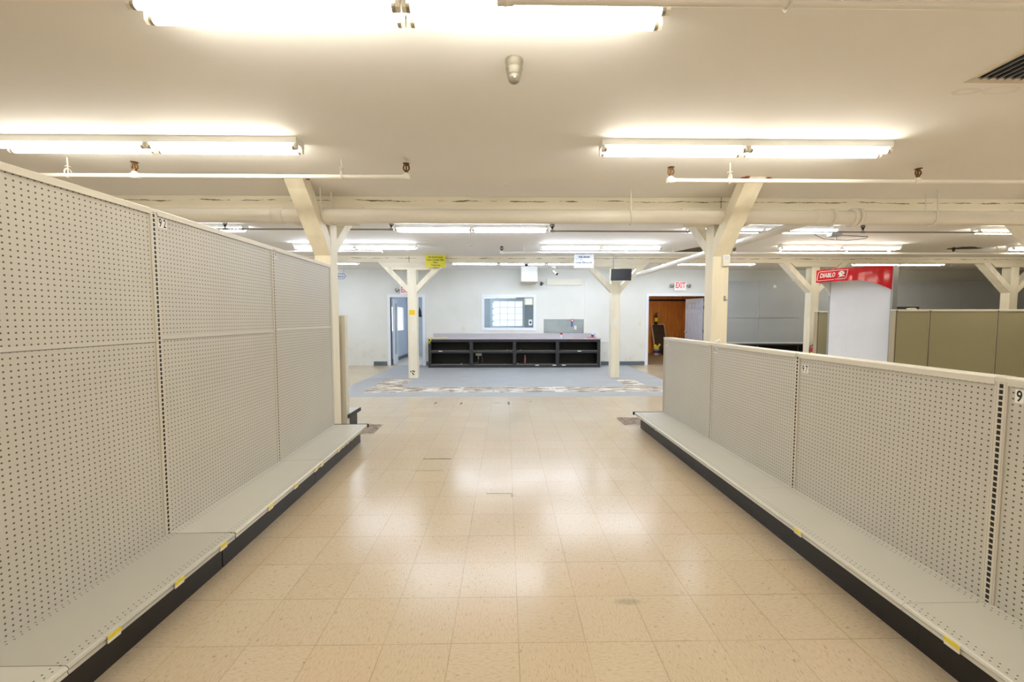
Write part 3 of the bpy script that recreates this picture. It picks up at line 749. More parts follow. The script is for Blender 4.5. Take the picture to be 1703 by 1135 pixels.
for (x, g, l) in ((-5.0, 'c', 'cool strip behind the beam, over the arrow sign'), (-0.18, 'c', 'cool strip behind the beam, above the interior window'),
                  (2.28, 'c', 'cool strip behind the beam, passing behind the white sign'), (5.3, 'c', 'cool strip behind the beam, above the storeroom door'),
                  (10.3, 'w', 'strip behind the beam, above the dark wall panels')):
    fixture(x, 10.68, g, l, 'strip lights along the back wall')
# unseen lamps of the same kind, added outside the frame to light the shop
for (x, y) in ((-5.3, 1.88), (4.4, 1.88), (6.9, 3.42), (11.7, 3.42), (-2.9, -1.3), (2.0, -1.3), (6.9, -1.3), (-0.5, -2.9), (-5.3, -2.9), (4.4, -2.9)):
    fixture(x, y, 'w', 'unseen warm fluorescent strip added to light the shop', 'strip lights outside the view')
# unseen strips added to brighten the office and storeroom
for (x, y, z, g, l) in ((-1.2, 14.0, 2.6, 'c', 'unseen cool fluorescent strip added on the office ceiling'), (5.0, 14.2, 2.7, 'w', 'unseen warm fluorescent strip added on the storeroom ceiling')):
    fixture(x, y, g, l, 'unseen strip lights added in the rooms behind').location.z = z

# ------------------------------------------------------------------ ceiling fittings
t = thing('dome_camera', 'champagne dome camera on the ceiling above the aisle', 'security camera', (0.05, 2.44, ZC))
MB().lathe([(0.052, 0.0), (0.052, -0.012), (0.049, -0.018), (0.047, -0.05)], (0.05, 2.44, ZC), n=32).build('base', 'camera_grey', t)
MB().lathe([(0.049, -0.050), (0.047, -0.054), (0.041, -0.082), (0.039, -0.086)], (0.05, 2.44, ZC), n=32).build('collar', 'camera_grey', t)
MB().lathe([(0.038, -0.086), (0.037, -0.098), (0.030, -0.116), (0.016, -0.126), (0.0005, -0.129)], (0.05, 2.44, ZC), n=32).build('dome', 'camera_grey', t)
MB().box((0.047, 2.405, ZC - 0.113), (0.058, 2.413, ZC - 0.105)).build('lens_window', 'sticker', t)
mesh_thing(MB().lathe([(0.03, 0), (0.03, -0.012), (0.02, -0.018)], (0.0, 4.6, ZC), n=20), 'ceiling_plug', 'white_plastic', 'small round white ceiling plug in front of the beam', 'ceiling plug', (0, 4.6, ZC))
mesh_thing(MB().lathe([(0.05, 0), (0.05, -0.02), (0.03, -0.03)], (-0.72, 8.4, ZC), n=20), 'smoke_detector', 'white_plastic', 'round white detector on ceiling right of the yellow sign', 'detector', (-0.72, 8.4, ZC))
t = thing('dome_camera', 'small white dome camera with dark lens under the far beam', 'security camera', (0.5, 9.95, 2.8))
MB().lathe([(0.06, 0.0), (0.06, -0.03), (0.05, -0.04)], (0.5, 9.95, 2.80), n=24).build('base', 'white_plastic', t)
MB().lathe([(0.042, -0.04), (0.04, -0.06), (0.025, -0.08), (0.0005, -0.088)], (0.5, 9.95, 2.80), n=24).build('dome', 'dark_screen', t)
# air vent
t = thing('ceiling_air_vent', 'long grey slatted ceiling air vent beside a water stain', 'air vent', (3.2, 2.1, ZC))
vx0, vx1, vy0, vy1 = 2.86, 3.7, 1.60, 2.60
m = MB()
m.box((vx0, vy0, ZC - 0.012), (vx0 + 0.03, vy1, ZC - 0.001)); m.box((vx1 - 0.03, vy0, ZC - 0.012), (vx1, vy1, ZC - 0.001))
m.box((vx0 + 0.03, vy0, ZC - 0.012), (vx1 - 0.03, vy0 + 0.03, ZC - 0.001)); m.box((vx0 + 0.03, vy1 - 0.05, ZC - 0.012), (vx1 - 0.03, vy1, ZC - 0.001))
m.build('frame', 'vent_frame', t)
MB().box((vx0 + 0.03, vy0 + 0.03, ZC - 0.003), (vx1 - 0.03, vy1 - 0.05, ZC - 0.001)).build('duct_opening', 'black', t)
for k in range(16):
    x = vx0 + 0.055 + k * 0.05
    MB().bar((x, vy0 + 0.03, ZC - 0.013), (x, vy1 - 0.05, ZC - 0.013), 0.003, 0.026, (0.6, 0, 1)).build('slat', 'silver', t)
# junction box and cable
t = thing('junction_box', 'grey junction box with cable hanging from ceiling by the large pipe', 'junction box', (5.0, 6.2, 2.72))
MB().box((4.90, 6.15, 2.70), (5.06, 6.25, 2.745)).build('box', 'galv', t, 0.004)
MB().cyl((4.98, 6.2, 2.745), (4.98, 6.2, ZC), 0.004, n=6).build('drop_rod', 'silver', t)
MB().cyl((4.99, 6.18, 2.70), (4.99, 6.18, 2.64), 0.012, n=8).build('connector', 'silver', t)
MB().tube([(5.06, 6.2, 2.72), (5.3, 6.22, 2.715), (5.54, 6.25, 2.71), (5.60, 6.35, 2.70), (5.5, 6.6, 2.72), (5.36, 6.9, 2.80), (5.28, 7.1, ZC)], 0.005, 6).build('cable', 'bronze_dark', t)

# ------------------------------------------------------------------ gondola shelving bays
def bay(loc, rz, W, H, label, split=None, number=None, numpos=(0.03, 0.0), deck='deckA', panel='shelf_panel', up='upright', rail='rail',
        tags=(), end=False, depth=0.39, cat='shelving', group=None, deck_on=True, seam_rail=True, numsx=0.62):
    t = thing('shelving_bay', label, cat, loc, rz, group)
    ORG[t.name] = Vector((0, 0, 0))
    zs = 0.213; uw = 0.023
    cuts = [zs - 0.03] + ([split] if split else []) + [H - 0.02]
    for k in range(len(cuts) - 1):
        MB().box((uw, 0.0, cuts[k] + (0.003 if k else 0)), (W - uw, 0.018, cuts[k + 1])).build('pegboard_panel', panel, t)
    if split and seam_rail:
        MB().box((uw, -0.003, split), (W - uw, 0.0, split + 0.020)).build('seam_rail', rail if end else 'panel_plain', t, 0.001)
        MB().box((uw, -0.0015, split - 0.003), (W - uw, 0.001, split)).build('seam_gap', 'counter_edge', t)
    MB().box((uw, 0.062, 0.1), (W - uw, 0.08, H - 0.02)).build('back_panel', panel, t)
    MB().box((-uw, -0.006, 0.0), (uw - 0.001, 0.086, H - 0.02)).build('slotted_upright', up, t)
    m = MB(); m.prism([(uw, -0.009, H - 0.034), (uw, -0.009, H - 0.004), (uw, -0.004, H), (uw, 0.084, H), (uw, 0.089, H - 0.004), (uw, 0.089, H - 0.034)], (W - 2 * uw, 0, 0))
    m.build('top_rail', rail, t)
    m = MB().box((-uw, -0.008, H - 0.02), (uw, 0.088, H - 0.002)); m.build('upright_cap', rail, t)
    if end:
        o = MB().box((W - uw, -0.006, 0.0), (W + uw, 0.086, H - 0.002)); o = o.build('end_upright', up, t)
        q = MB()
        z = 0.25
        while z < H - 0.05: q.box((W + uw, 0.035, z), (W + uw + 0.001, 0.045, z + 0.017)); z += 0.0508
        q.build('slot_holes', 'black', o)
    if deck_on:
        D = depth
        m = MB(); e = W - 0.0015
        m.prism([(0.0015, 0, zs), (0.0015, -D + 0.012, zs), (0.0015, -D + 0.004, zs - 0.004), (0.0015, -D, zs - 0.012), (0.0015, -D + 0.006, zs - 0.022), (0.0015, -D + 0.002, zs - 0.034),
                 (0.0015, -D + 0.008, zs - 0.038), (0.0015, -D + 0.02, zs - 0.038), (0.0015, -D + 0.02, zs - 0.008), (0.0015, 0, zs - 0.008)], (e - 0.0015, 0, 0))
        dk = m.build('base_deck', deck, t)
        MB().box((0.001, -D + 0.085, 0.0), (e, -D + 0.10, zs - 0.03)).build('kick_plate', 'kick', t)
        MB().box((0.001, -D + 0.10, zs - 0.03), (0.012, -0.001, zs - 0.009)).build('deck_bracket', 'black', t)
        for (tx, kind) in tags:
            g = MB(); wt = 0.055 if kind != 'n' else 0.02
            g.prism([(tx, -D - 0.002, zs - 0.003), (tx, -D - 0.002, zs - 0.035), (tx, -D - 0.005, zs - 0.035), (tx, -D - 0.005, zs - 0.003)], (wt, 0, 0))
            o = g.build('price_tag', 'tag_pale' if kind in ('n', 'p') else 'tag_white', t)
            if kind == 'y':
                MB().box((tx, -D - 0.0065, zs - 0.020), (tx + wt, -D - 0.0052, zs - 0.002)).build('yellow_band', 'tag_yellow', o)
        if end:
            m = MB(); m.box((W, -D + 0.002, zs - 0.028), (W + 0.014, 0.0, zs + 0.003)); m.box((W, -D - 0.012, zs - 0.038), (W + 0.014, -D + 0.006, zs + 0.004))
            m.build('end_bracket', 'black', t)
            MB().box((W - 0.012, -D + 0.1, 0.0), (W, 0.0, zs - 0.03)).build('end_kick', 'kick', t)
    if number:
        nx, nz = numpos
        hgt = 0.056; wch = 0.031
        for k, ch in enumerate(number):
            st = MB().box((nx + k * wch, -0.0012, nz - hgt), (nx + (k + 1) * wch - 0.002, -0.0002, nz)).build('number_sticker', 'sticker', t)
            MB().text(ch, 0.066, (nx + (k + 0.5) * wch - 0.001, -0.0014, nz - hgt / 2 - 0.002), (1, 0, 0), (0, 0, 1), sx=numsx, bold=0.0012, depth=0.0002).build('digit', 'ink', st)
    return t
XLp, XRp = -1.985, 2.14
HL, HR = 2.08, 1.215
GL, GR = 'tall shelving bays on the left of the aisle', 'low numbered shelving bays on the right of the aisle'
R90 = PI / 2
def run(a, b):  # bay root and turn from the two ends of its left-to-right span
    return (a[0], a[1], 0), math.atan2(b[1] - a[1], b[0] - a[0])
def lb(y): return (-1.972, y) if y < 2.4 else ((-1.996, y) if y < 3.7 else (-2.024, y))
LA = (-1.972, 0.215), (-1.972, 1.435), (-1.972, 2.35), (-1.997, 3.57), (-2.026, 4.79)
LS = [run(LA[i], LA[i + 1]) for i in range(4)]
bay(*LS[0], 1.22, HL, 'tall cream bay at the left frame edge, mostly its base deck seen', 1.335, deck='deckA', tags=((1.0, 'y'),), group=GL)
bay(*LS[1], 0.915, HL, 'tall cream pegboard bay nearest the camera, left of the bay marked 92', 1.335, deck='deckB', tags=((0.14, 'y'), (0.47, 'y'), (0.78, 'y')), group=GL)
bay(*LS[2], 1.22, HL, 'tall cream pegboard bay marked 92', 1.345, '92', (0.035, 2.04), tags=((0.33, 'y'), (0.68, 'y'), (1.02, 'y'), (1.14, 'y')), group=GL)
bay(*LS[3], 1.22, HL, 'tall cream pegboard bay marked 93, beside the post', 1.355, '93', (0.03, 2.04), tags=((0.3, 'p'), (0.44, 'n'), (0.56, 'n'), (0.68, 'n'), (0.9, 'n'), (1.08, 'n')), end=True, group=GL)
RA = (2.105, 5.37), (2.117, 4.15), (2.128, 2.93), (2.135, 1.71), (2.138, 0.49)
RS = [run(RA[i], RA[i + 1]) for i in range(4)]
XRp = 2.105
bay(*RS[0], 1.22, HR, 'low cream pegboard bay marked 95, farthest along the right shelving', None, '95', (0.05, 1.160), tags=((0.25, 'n'), (0.75, 'n')), group=GR)
bay(*RS[1], 1.22, HR, 'low cream pegboard bay marked 96', None, '96', (0.04, 1.170), tags=(), group=GR)
bay(*RS[2], 1.22, HR, 'low cream pegboard bay marked 97', None, '97', (0.04, 1.135), tags=((0.56, 'y'),), group=GR)
bay(*RS[3], 1.22, HR, 'low cream pegboard bay marked 98, cut by the right frame edge', None, '98', (0.045, 1.172), tags=((0.18, 'y'),), group=GR)
# black bracket closing the far end of the right run
m = MB(); m.box((XRp - 0.39, 5.371, 0.185), (XRp + 0.0, 5.385, 0.216)); m.box((XRp - 0.405, 5.371, 0.175), (XRp - 0.385, 5.385, 0.217))
mesh_thing(m, 'deck_end_bracket', 'black', 'black bracket closing the far end of the right shelving deck', 'bracket', (XRp - 0.2, 5.371, 0.185))
# transverse shelf end behind the left post
t = bay((-2.128 - 1.22, 5.28, 0), 0, 1.22, 1.50, 'shelf end with slotted upright and black base behind the left post', None, end=True, group=None, deck_on=False)
MB().box((1.243, -0.005, 0.0), (1.285, 0.085, 1.5)).build('end_cover', 'rail', t)
MB().box((1.0, 0.09, 0.185), (1.30, 0.42, 0.216)).build('base_deck', 'deckB', t)
MB().box((1.0, 0.09, 0.0), (1.285, 0.36, 0.185)).build('end_kick', 'kick', t)
MB().box((1.30, -0.01, 0.17), (1.315, 0.43, 0.218)).build('end_bracket', 'black', t)

# olive runs at the right
for k in range(5):
    names = ['olive pegboard bay touching the red-topped display', 'olive pegboard bay, whole one in the middle of the right run', 'olive pegboard bay cut by the right frame edge',
             'olive pegboard bay beyond the right frame edge', 'olive pegboard bay at the far end of its run']
    bay((6.25 + 1.22 * k, 7.10, 0), 0, 1.22, 1.62, names[k], None, panel='olive_panel', up='upright_olive', group='olive shelving bays') if k else \
    bay((6.87, 7.10, 0), 0, 0.60, 1.62, names[0], None, panel='olive_panel', up='upright_olive', group='olive shelving bays')
bay((6.70, 8.68, 0), 0, 1.22, 1.62, 'olive pegboard shelf end between the post and the red-topped display', None, panel='olive_panel', up='upright_olive', deck_on=False)
# dark cabinet behind the olive run
t = thing('dark_cabinet', 'dark flat-topped cabinet rising just above the olive shelving', 'cabinet', (7.9, 8.6, 0))
MB().box((8.0, 8.4, 0), (8.5, 8.8, 1.60)).build('body', 'black', t); MB().box((7.95, 8.35, 1.60), (8.55, 8.85, 1.70)).build('top', 'black', t)
mesh_thing(MB().prism([(7.1, 7.1, 1.62), (7.24, 7.1, 1.62), (7.2, 7.1, 1.645), (7.12, 7.1, 1.64)], (0, 0.07, 0)), 'price_card', 'tag_white', 'small pale card lying on top of the olive shelving', 'card', (7.17, 7.13, 1.62))

# ------------------------------------------------------------------ red-topped display
th = math.atan2(-0.93, 0.38)
t = thing('endcap_display', 'white pegboard display with glossy red lettered header', 'display', (6.67, 8.34, 0), th)
W = 1.0
MB().box((0.0, 0.0, 0.12), (W, 0.02, 2.30)).build('pegboard_panel', 'white_panel', t)
MB().box((W, -0.015, 0.0), (W + 0.035, 0.15, 2.42)).build('side_post', 'silver', t, 0.003)
MB().box((-0.03, -0.01, 0.0), (0.0, 0.15, 2.2)).build('side_post', 'silver', t, 0.003)
MB().box((0.0, 0.021, 0.1), (W, 0.03, 2.40)).build('back_panel', 'silver', t)
MB().box((0.0, -0.4, 0.1), (W, -0.001, 0.2)).build('base_deck', 'deckB', t); MB().box((0.02, -0.34, 0.0), (W - 0.02, -0.02, 0.1)).build('kick_plate', 'kick', t)
# header: curved acrylic face, forward at the left and sweeping back to the right post
def hy(u):  # forward distance of the header face
    return -0.45 if u < 0.30 else -0.45 * (1 - ((u - 0.30) / (W - 0.27)) ** 2.0) - 0.015
def hb_(u):  # lower edge
    return 2.175 if u < 0.62 else 2.175 - 0.20 * ((u - 0.62) / 0.41) ** 2
m = MB(); N = 40; vs = []
for k in range(N + 1):
    u = -0.02 + (W + 0.04) * k / N; vs += [(u, hy(u), hb_(u)), (u, hy(u), 2.42), (u, hy(u) + 0.012, hb_(u)), (u, hy(u) + 0.012, 2.42)]
fs = []
for k in range(N):
    a = 4 * k; fs += [(a, a + 4, a + 5, a + 1), (a + 2, a + 3, a + 7, a + 6), (a, a + 2, a + 6, a + 4), (a + 1, a + 5, a + 7, a + 3)]
fs += [(0, 1, 3, 2), (4 * N, 4 * N + 2, 4 * N + 3, 4 * N + 1)]
m.add(vs, fs, False); hd = m.build('header_face', 'red', t)
for p in hd.data.polygons: p.use_smooth = False
m = MB(); pts = [(-0.02 + (W + 0.02) * k / 20, hy(-0.02 + (W + 0.02) * k / 20) + 0.012, 2.20) for k in range(21)] + [(W, 0, 2.20), (-0.02, 0, 2.20)]
m.prism(pts, (0, 0, 0.01)); m.build('header_soffit', 'white_plastic', t)
m = MB(); m.prism([(-0.02, -0.44, 2.40), (-0.02, -0.44, 2.18), (-0.02, -0.25, 2.15), (-0.02, -0.05, 2.0), (-0.02, 0.0, 1.9), (-0.02, 0.0, 2.40)], (0.012, 0, 0)); m.build('header_bracket', 'white_plastic', t)
# lettering and emblem on the straight left part of the header
def on_header(px, pz):  # map header coordinates to the curved face
    return Vector((px, hy(px) - 0.003, pz))
m = MB(); m.text('DIABLO', 0.12, (0.185, 0, 2.302), (1, 0, 0), (0, 0, 1), sx=0.66, shear=0.25, bold=0.003, depth=0.0)
m.v = [tuple(on_header(v[0], v[2])) for v in m.v]; m.build('lettering', 'sticker', hd)
m = MB(); fr = [(0.00, 2.225), (0.02, 2.365), (0.05, 2.385), (0.52, 2.385), (0.50, 2.235), (0.48, 2.218), (0.015, 2.21)]
for i in range(len(fr)):
    a, b = fr[i], fr[(i + 1) % len(fr)]
    n_ = max(1, int(abs(a[0] - b[0]) / 0.05) + 1)
    for j in range(n_):
        p = [a[q] + (b[q] - a[q]) * j / n_ for q in (0, 1)]; q2 = [a[q] + (b[q] - a[q]) * (j + 1) / n_ for q in (0, 1)]
        m.bar(on_header(*p), on_header(*q2), 0.008, 0.003, (0, 1, 0))
m.build('logo_outline', 'sticker', hd)
m = MB(); em = [(0.375, 2.25), (0.40, 2.275), (0.39, 2.31), (0.375, 2.30), (0.385, 2.335), (0.40, 2.355), (0.43, 2.37), (0.46, 2.355), (0.475, 2.33), (0.465, 2.30), (0.445, 2.315), (0.44, 2.295), (0.475, 2.275), (0.48, 2.255), (0.455, 2.27), (0.425, 2.262)]
m.add([on_header(*p) for p in em], [list(range(len(em)))]); m.build('emblem', 'sticker', hd)
m = MB(); m.add([on_header(*p) - Vector((0, 0.001, 0)) for p in ((0.42, 2.335), (0.445, 2.34), (0.44, 2.325), (0.425, 2.322))], [(0, 1, 2, 3)]); m.build('emblem_eye', 'red', hd)

# ------------------------------------------------------------------ grey wall panels with black low shelf
for k in range(8):
    x0 = 6.46 + 1.243 * k
    lab = ['first grey wall bay beside the storeroom door, half hidden by near post', 'grey wall bay seen between the near post and the next post', 'grey wall bay crossed by the brace left of the display',
           'grey wall bay behind the red-topped display', 'grey wall bay just right of the red-topped display', 'grey wall bay above the long olive shelving, second past the display', 'grey wall bay crossed by the far right brace', 'grey wall bay at the right frame edge'][k]
    t = thing('wall_shelving_bay', lab, 'wall shelving', (x0, 12.35, 0), 0, 'grey wall shelving bays')
    MB().box((x0 + 0.006, 12.35, 1.47), (x0 + 1.234, 12.37, 2.58)).build('upper_panel', 'greypanel', t)
    MB().box((x0 + 0.006, 12.352, 0.66), (x0 + 1.234, 12.37, 1.462)).build('lower_panel', 'greypanel', t)
    MB().box((x0 - 0.005, 12.355, 0.0), (x0 + 0.005, 12.40, 2.58)).build('upright', 'steel_wall', t)
    MB().box((x0 + 0.006, 12.35, 0.0), (x0 + 1.234, 12.37, 0.655)).build('dark_back', 'counter_inner', t)
    MB().box((x0 + 0.004, 11.93, 0.66), (x0 + 1.236, 12.35, 0.69)).build('shelf', 'kick', t)
    MB().box((x0 + 0.004, 11.915, 0.655), (x0 + 1.236, 11.93, 0.695)).build('shelf_edge', 'kick', t)
    for z in (0.08, 0.36): MB().box((x0 + 0.004, 11.95, z), (x0 + 1.236, 12.35, z + 0.02)).build('shelf', 'kick', t)
    MB().box((x0 + 0.006, 12.34, 0.695), (x0 + 1.234, 12.35, 0.725)).build('ledge_strip', 'white_metal', t)
mesh_thing(MB().lathe([(0.04, 0), (0.04, -0.02), (0.02, -0.03)], (8.15, 12.35, 2.45), (0, -1, 0), 16).build and MB().cyl((8.15, 12.33, 2.42), (8.15, 12.349, 2.42), 0.05, n=20), 'round_button', 'white_plastic', 'round pale disc fixed high on a grey wall panel', 'disc', (8.15, 12.34, 2.42))

# ------------------------------------------------------------------ service counter
CX0, CX1, CY0, CY1, CT = -2.28, 2.80, 12.03, 12.58, 0.85
t = thing('service_counter', 'long black open-shelved counter with pinkish grey top', 'counter', (0.26, 12.3, 0))
MB().box((CX0 - 0.02, CY0 - 0.02, CT - 0.012), (CX1 + 0.03, CY1, CT + 0.02)).build('countertop', 'counter_top', t, 0.004)
MB().box((CX0 + 0.06, CY1 - 0.02, CT + 0.02), (CX1 - 0.04, CY1, CT + 0.14)).build('backsplash', 'counter_top', t)
m = MB(); m.box((CX0, CY0, CT - 0.09), (CX1, CY0 + 0.03, CT - 0.013)); m.box((CX0, CY0, 0.0), (CX1, CY0 + 0.03, 0.09)); m.box((CX0, CY0, 0.43), (CX1, CY0 + 0.03, 0.50))
bw = (CX1 - CX0) / 4
for k in range(5):
    xx = CX0 + bw * k; a = xx - 0.05 if 0 < k else xx; b = xx + 0.05 if k < 4 else xx
    if k == 0: b = xx + 0.09
    if k == 4: a = xx - 0.09
    m.box((a, CY0 - 0.002, 0.0), (b, CY0 + 0.032, CT - 0.013))
m.build('face_frame', 'counter_black', t)
m = MB(); m.box((CX0 + 0.01, CY1 - 0.03, 0), (CX1 - 0.01, CY1 - 0.01, CT - 0.013)); m.box((CX0, CY0 + 0.03, 0), (CX0 + 0.02, CY1 - 0.01, CT - 0.013)); m.box((CX1 - 0.02, CY0 + 0.03, 0), (CX1, CY1 - 0.01, CT - 0.013))
for k in range(1, 4): m.box((CX0 + bw * k - 0.01, CY0 + 0.03, 0), (CX0 + bw * k + 0.01, CY1 - 0.03, CT - 0.013))
m.build('carcass', 'counter_inner', t)
for z in (0.088, 0.498):
    for k in range(4):
        a = CX0 + bw * k + 0.011 + (0.01 if k == 0 else 0); b = CX0 + bw * (k + 1) - 0.011 - (0.01 if k == 3 else 0)
        MB().box((a, CY0 + 0.033, z - 0.02), (b, CY1 - 0.031, z)).build('shelf', 'counter_shelf', t)
        MB().box((a + 0.06, CY0 - 0.003, z - 0.004), (b - 0.06, CY0 + 0.033, z + 0.005)).build('shelf_edge', 'counter_edge', t)
t2 = t
for (x, z) in ((-1.92, 0.478), (2.18, 0.478), (0.93, 0.06), (1.44, 0.06), (1.72, 0.06)):
    MB().box((x - 0.055, CY0 - 0.006, z), (x + 0.055, CY0 - 0.003, z + 0.022)).build('label_strip', 'sticker', t2)
# electrical box in second bay
t = thing('outlet_box', 'hanging outlet box inside the second counter bay', 'outlet', (-0.8, 12.35, 0.35))
MB().box((-0.91, 12.3, 0.33), (-0.73, 12.36, 0.40)).build('box', 'ivory', t, 0.004); MB().cyl((-0.83, 12.33, 0.33), (-0.83, 12.33, 0.22), 0.02, n=10).build('plug', 'tubecap', t)
MB().tube([(-0.83, 12.33, 0.22), (-0.85, 12.3, 0.13), (-0.98, 12.25, 0.10), (-1.05, 12.3, 0.14)], 0.008, 6).build('cord', 'counter_edge', t)
MB().tube([(-0.75, 12.33, 0.33), (-0.70, 12.3, 0.25), (-0.70, 12.28, 0.10)], 0.005, 6).build('cord', 'counter_edge', t)
def bottle(x, y, z, h, r, mat, capmat, label, cat='bottle', lab=None):
    t = thing('bottle', label, cat, (x, y, z))
    MB().lathe([(r, 0), (r, h * .62), (r * .85, h * .72), (r * .35, h * .80), (r * .35, h * .86)], (x, y, z), n=18).build('body', mat, t)
    MB().lathe([(r * .45, h * .86), (r * .45, h)], (x, y, z), n=14).build('cap', capmat, t)
    if lab: MB().lathe([(r * 1.02, h * .15), (r * 1.02, h * .5)], (x, y, z), n=18).build('wrap_label', lab, t)
bottle(0.58, 12.25, 0.09, 0.26, 0.032, 'pink', 'pine', 'pink bottle standing in the lower third bay of the counter')
t = thing('red_capped_jar', 'clear jar with wide red cap on the countertop', 'jar', (1.66, 12.2, CT + 0.02))
MB().lathe([(0.03, 0), (0.03, 0.09), (0.018, 0.10)], (1.66, 12.2, CT + 0.02), n=18).build('body', 'sign_white', t); MB().box((1.63, 12.17, CT + 0.12), (1.695, 12.23, CT + 0.17)).build('cap', 'red_plastic', t, 0.006)
bottle(2.62, 12.3, CT + 0.02, 0.19, 0.036, 'sign_white', 'white_plastic', 'white spray can with navy label at counter end', 'spray can', 'navy')
t = mesh_thing(MB().tube([(2.45, 12.2, 0.876), (2.55, 12.15, 0.876), (2.68, 12.2, 0.876), (2.74, 12.3, 0.88), (2.66, 12.38, 0.876), (2.52, 12.36, 0.88), (2.44, 12.28, 0.878), (2.5, 12.22, 0.886), (2.62, 12.22, 0.89), (2.70, 12.28, 0.89)], 0.009, 8), 'extension_cord', 'orange', 'coiled orange-red cord at the counter end', 'cord', (2.6, 12.25, CT + 0.02))
mesh_thing(MB().tube([(2.0, 12.2, 0.873), (2.12, 12.26, 0.874), (2.25, 12.24, 0.874), (2.36, 12.28, 0.874)], 0.005, 6), 'wire_scrap', 'orange', 'thin orange wire scrap on the countertop', 'wire', (2.2, 12.24, CT + 0.02))
t = thing('yellow_strap', 'yellow strap draped over the left corner of the counter', 'strap', (-2.1, 12.1, CT + 0.02))
MB().tube([(-1.83, 12.2, 0.878), (-2.0, 12.2, 0.876), (-2.14, 12.18, 0.876), (-2.2, 12.08, 0.878), (-2.2, 12.0, 0.872), (-2.19, 11.985, 0.81), (-2.23, 11.985, 0.75), (-2.27, 11.985, 0.80)], 0.012, 8).build('webbing', 'yellow_bright', t)
MB().box((-1.85, 12.17, 0.871), (-1.76, 12.23, 0.895)).build('buckle', 'yellow_bright', t, 0.005)
MB().tube([(-2.22, 11.98, 0.745), (-2.25, 11.98, 0.72), (-2.28, 11.98, 0.745), (-2.28, 11.98, 0.77)], 0.008, 6).build('hook', 'yellow_bright', t)
for (x, z, lab) in ((0.05, 0.498, 'small white scrap in the upper second bay, left one'), (0.21, 0.498, 'small white scrap in the upper second bay, right one'), (-1.32, 0.088, 'small white scrap in the lower first bay'),
                    (0.36, 0.088, 'small white scrap beside the pink bottle'), (0.44, 0.498, 'small white scrap in the upper third bay')):
    mesh_thing(MB().sphere((x, 12.2, z + 0.014), 0.014, 8), 'paper_scrap', 'sticker', lab, 'scrap', (x, 12.2, z), 'scraps on the counter shelves')

# ------------------------------------------------------------------ back wall fittings
t = thing('duct_box', 'white boxed duct hanging from ceiling above the interior window', 'duct box', (0.68, 12.2, 2.52))
MB().box((0.45, 11.9, 2.54), (0.92, 12.6, ZC)).build('casing', 'white_plastic', t); MB().box((0.44, 11.89, 2.52), (0.93, 12.6, 2.54)).build('bottom_board', 'ivory', t)
mesh_thing(MB().box((1.26, 12.55, 2.47), (2.33, 12.6, 2.66)), 'mounting_board', 'tag_white', 'long white patched board screwed high on back wall', 'board', (1.8, 12.6, 2.47))
t = thing('track_spotlight', 'small spotlight angled down right of the duct box', 'spotlight', (1.37, 11.9, 2.9))
MB().box((1.32, 11.85, 2.90), (1.44, 11.95, ZC)).build('mount', 'white_plastic', t); MB().cyl((1.37, 11.9, 2.90), (1.39, 11.88, 2.82), 0.008, n=8).build('arm', 'silver', t)
MB().cyl((1.37, 11.90, 2.83), (1.47, 11.82, 2.73), 0.045, n=18).build('lamp_can', 'white_metal', t); MB().cyl((1.468, 11.822, 2.732), (1.475, 11.815, 2.725), 0.04, n=18).build('lens', 'dark_screen', t)
t = thing('speaker_bracket', 'small black bracket on wall below the duct box', 'bracket', (1.08, 12.58, 2.47))
MB().box((1.06, 12.54, 2.46), (1.12, 12.6, 2.57)).build('body', 'black', t); MB().cyl((1.12, 12.56, 2.5), (1.17, 12.5, 2.53), 0.01, n=8).build('arm', 'black', t)
mesh_thing(MB().box((1.17, 12.595, 0.995), (2.41, 12.6, 1.43)), 'metal_sheet', 'galv', 'grey metal sheet on wall above the counter', 'metal sheet', (1.79, 12.6, 0.995))
t = thing('award_ribbon', 'red white and blue rosette ribbon on the grey metal sheet', 'ribbon', (2.05, 12.59, 1.2))
MB().lathe([(0.05, 0), (0.048, 0.008), (0.001, 0.01)], (2.05, 12.594, 1.39), (0, -1, 0), 20).build('rosette', 'red_plastic', t); MB().lathe([(0.026, 0.0), (0.001, 0.004)], (2.05, 12.583, 1.39), (0, -1, 0), 16).build('centre', 'sticker', t)
m = MB(); m.prism([(2.02, 12.59, 1.37), (2.07, 12.59, 1.37), (2.065, 12.59, 1.19), (2.045, 12.59, 1.205), (2.015, 12.59, 1.19)], (0, -0.003, 0)); m.build('tail', 'blue', t)
def outlet(x, z, label, y=12.594, cat='outlet'):
    t = thing('wall_outlet', label, cat, (x, y, z))
    MB().box((x - 0.038, y - 0.004, z - 0.06), (x + 0.038, y, z + 0.06)).build('cover_plate', 'ivory', t, 0.002)
    for dz in (-0.022, 0.022): MB().box((x - 0.016, y - 0.007, z + dz - 0.014), (x + 0.016, y - 0.004, z + dz + 0.014)).build('socket', 'tag_white', t)
outlet(-1.30, 1.13, 'ivory outlet on wall between the left post and window')
outlet(2.15, 1.17, 'ivory outlet on the grey metal sheet under the ribbon')
outlet(4.15, 1.30, 'ivory switch plate left of the storeroom door', 12.6, 'switch')
outlet(-4.90, 1.12, 'ivory plate on the left wall beside the shelf end', 12.6, 'switch')
outlet(0.2, 1.02, 'ivory plate on wall just under the window', 12.6)
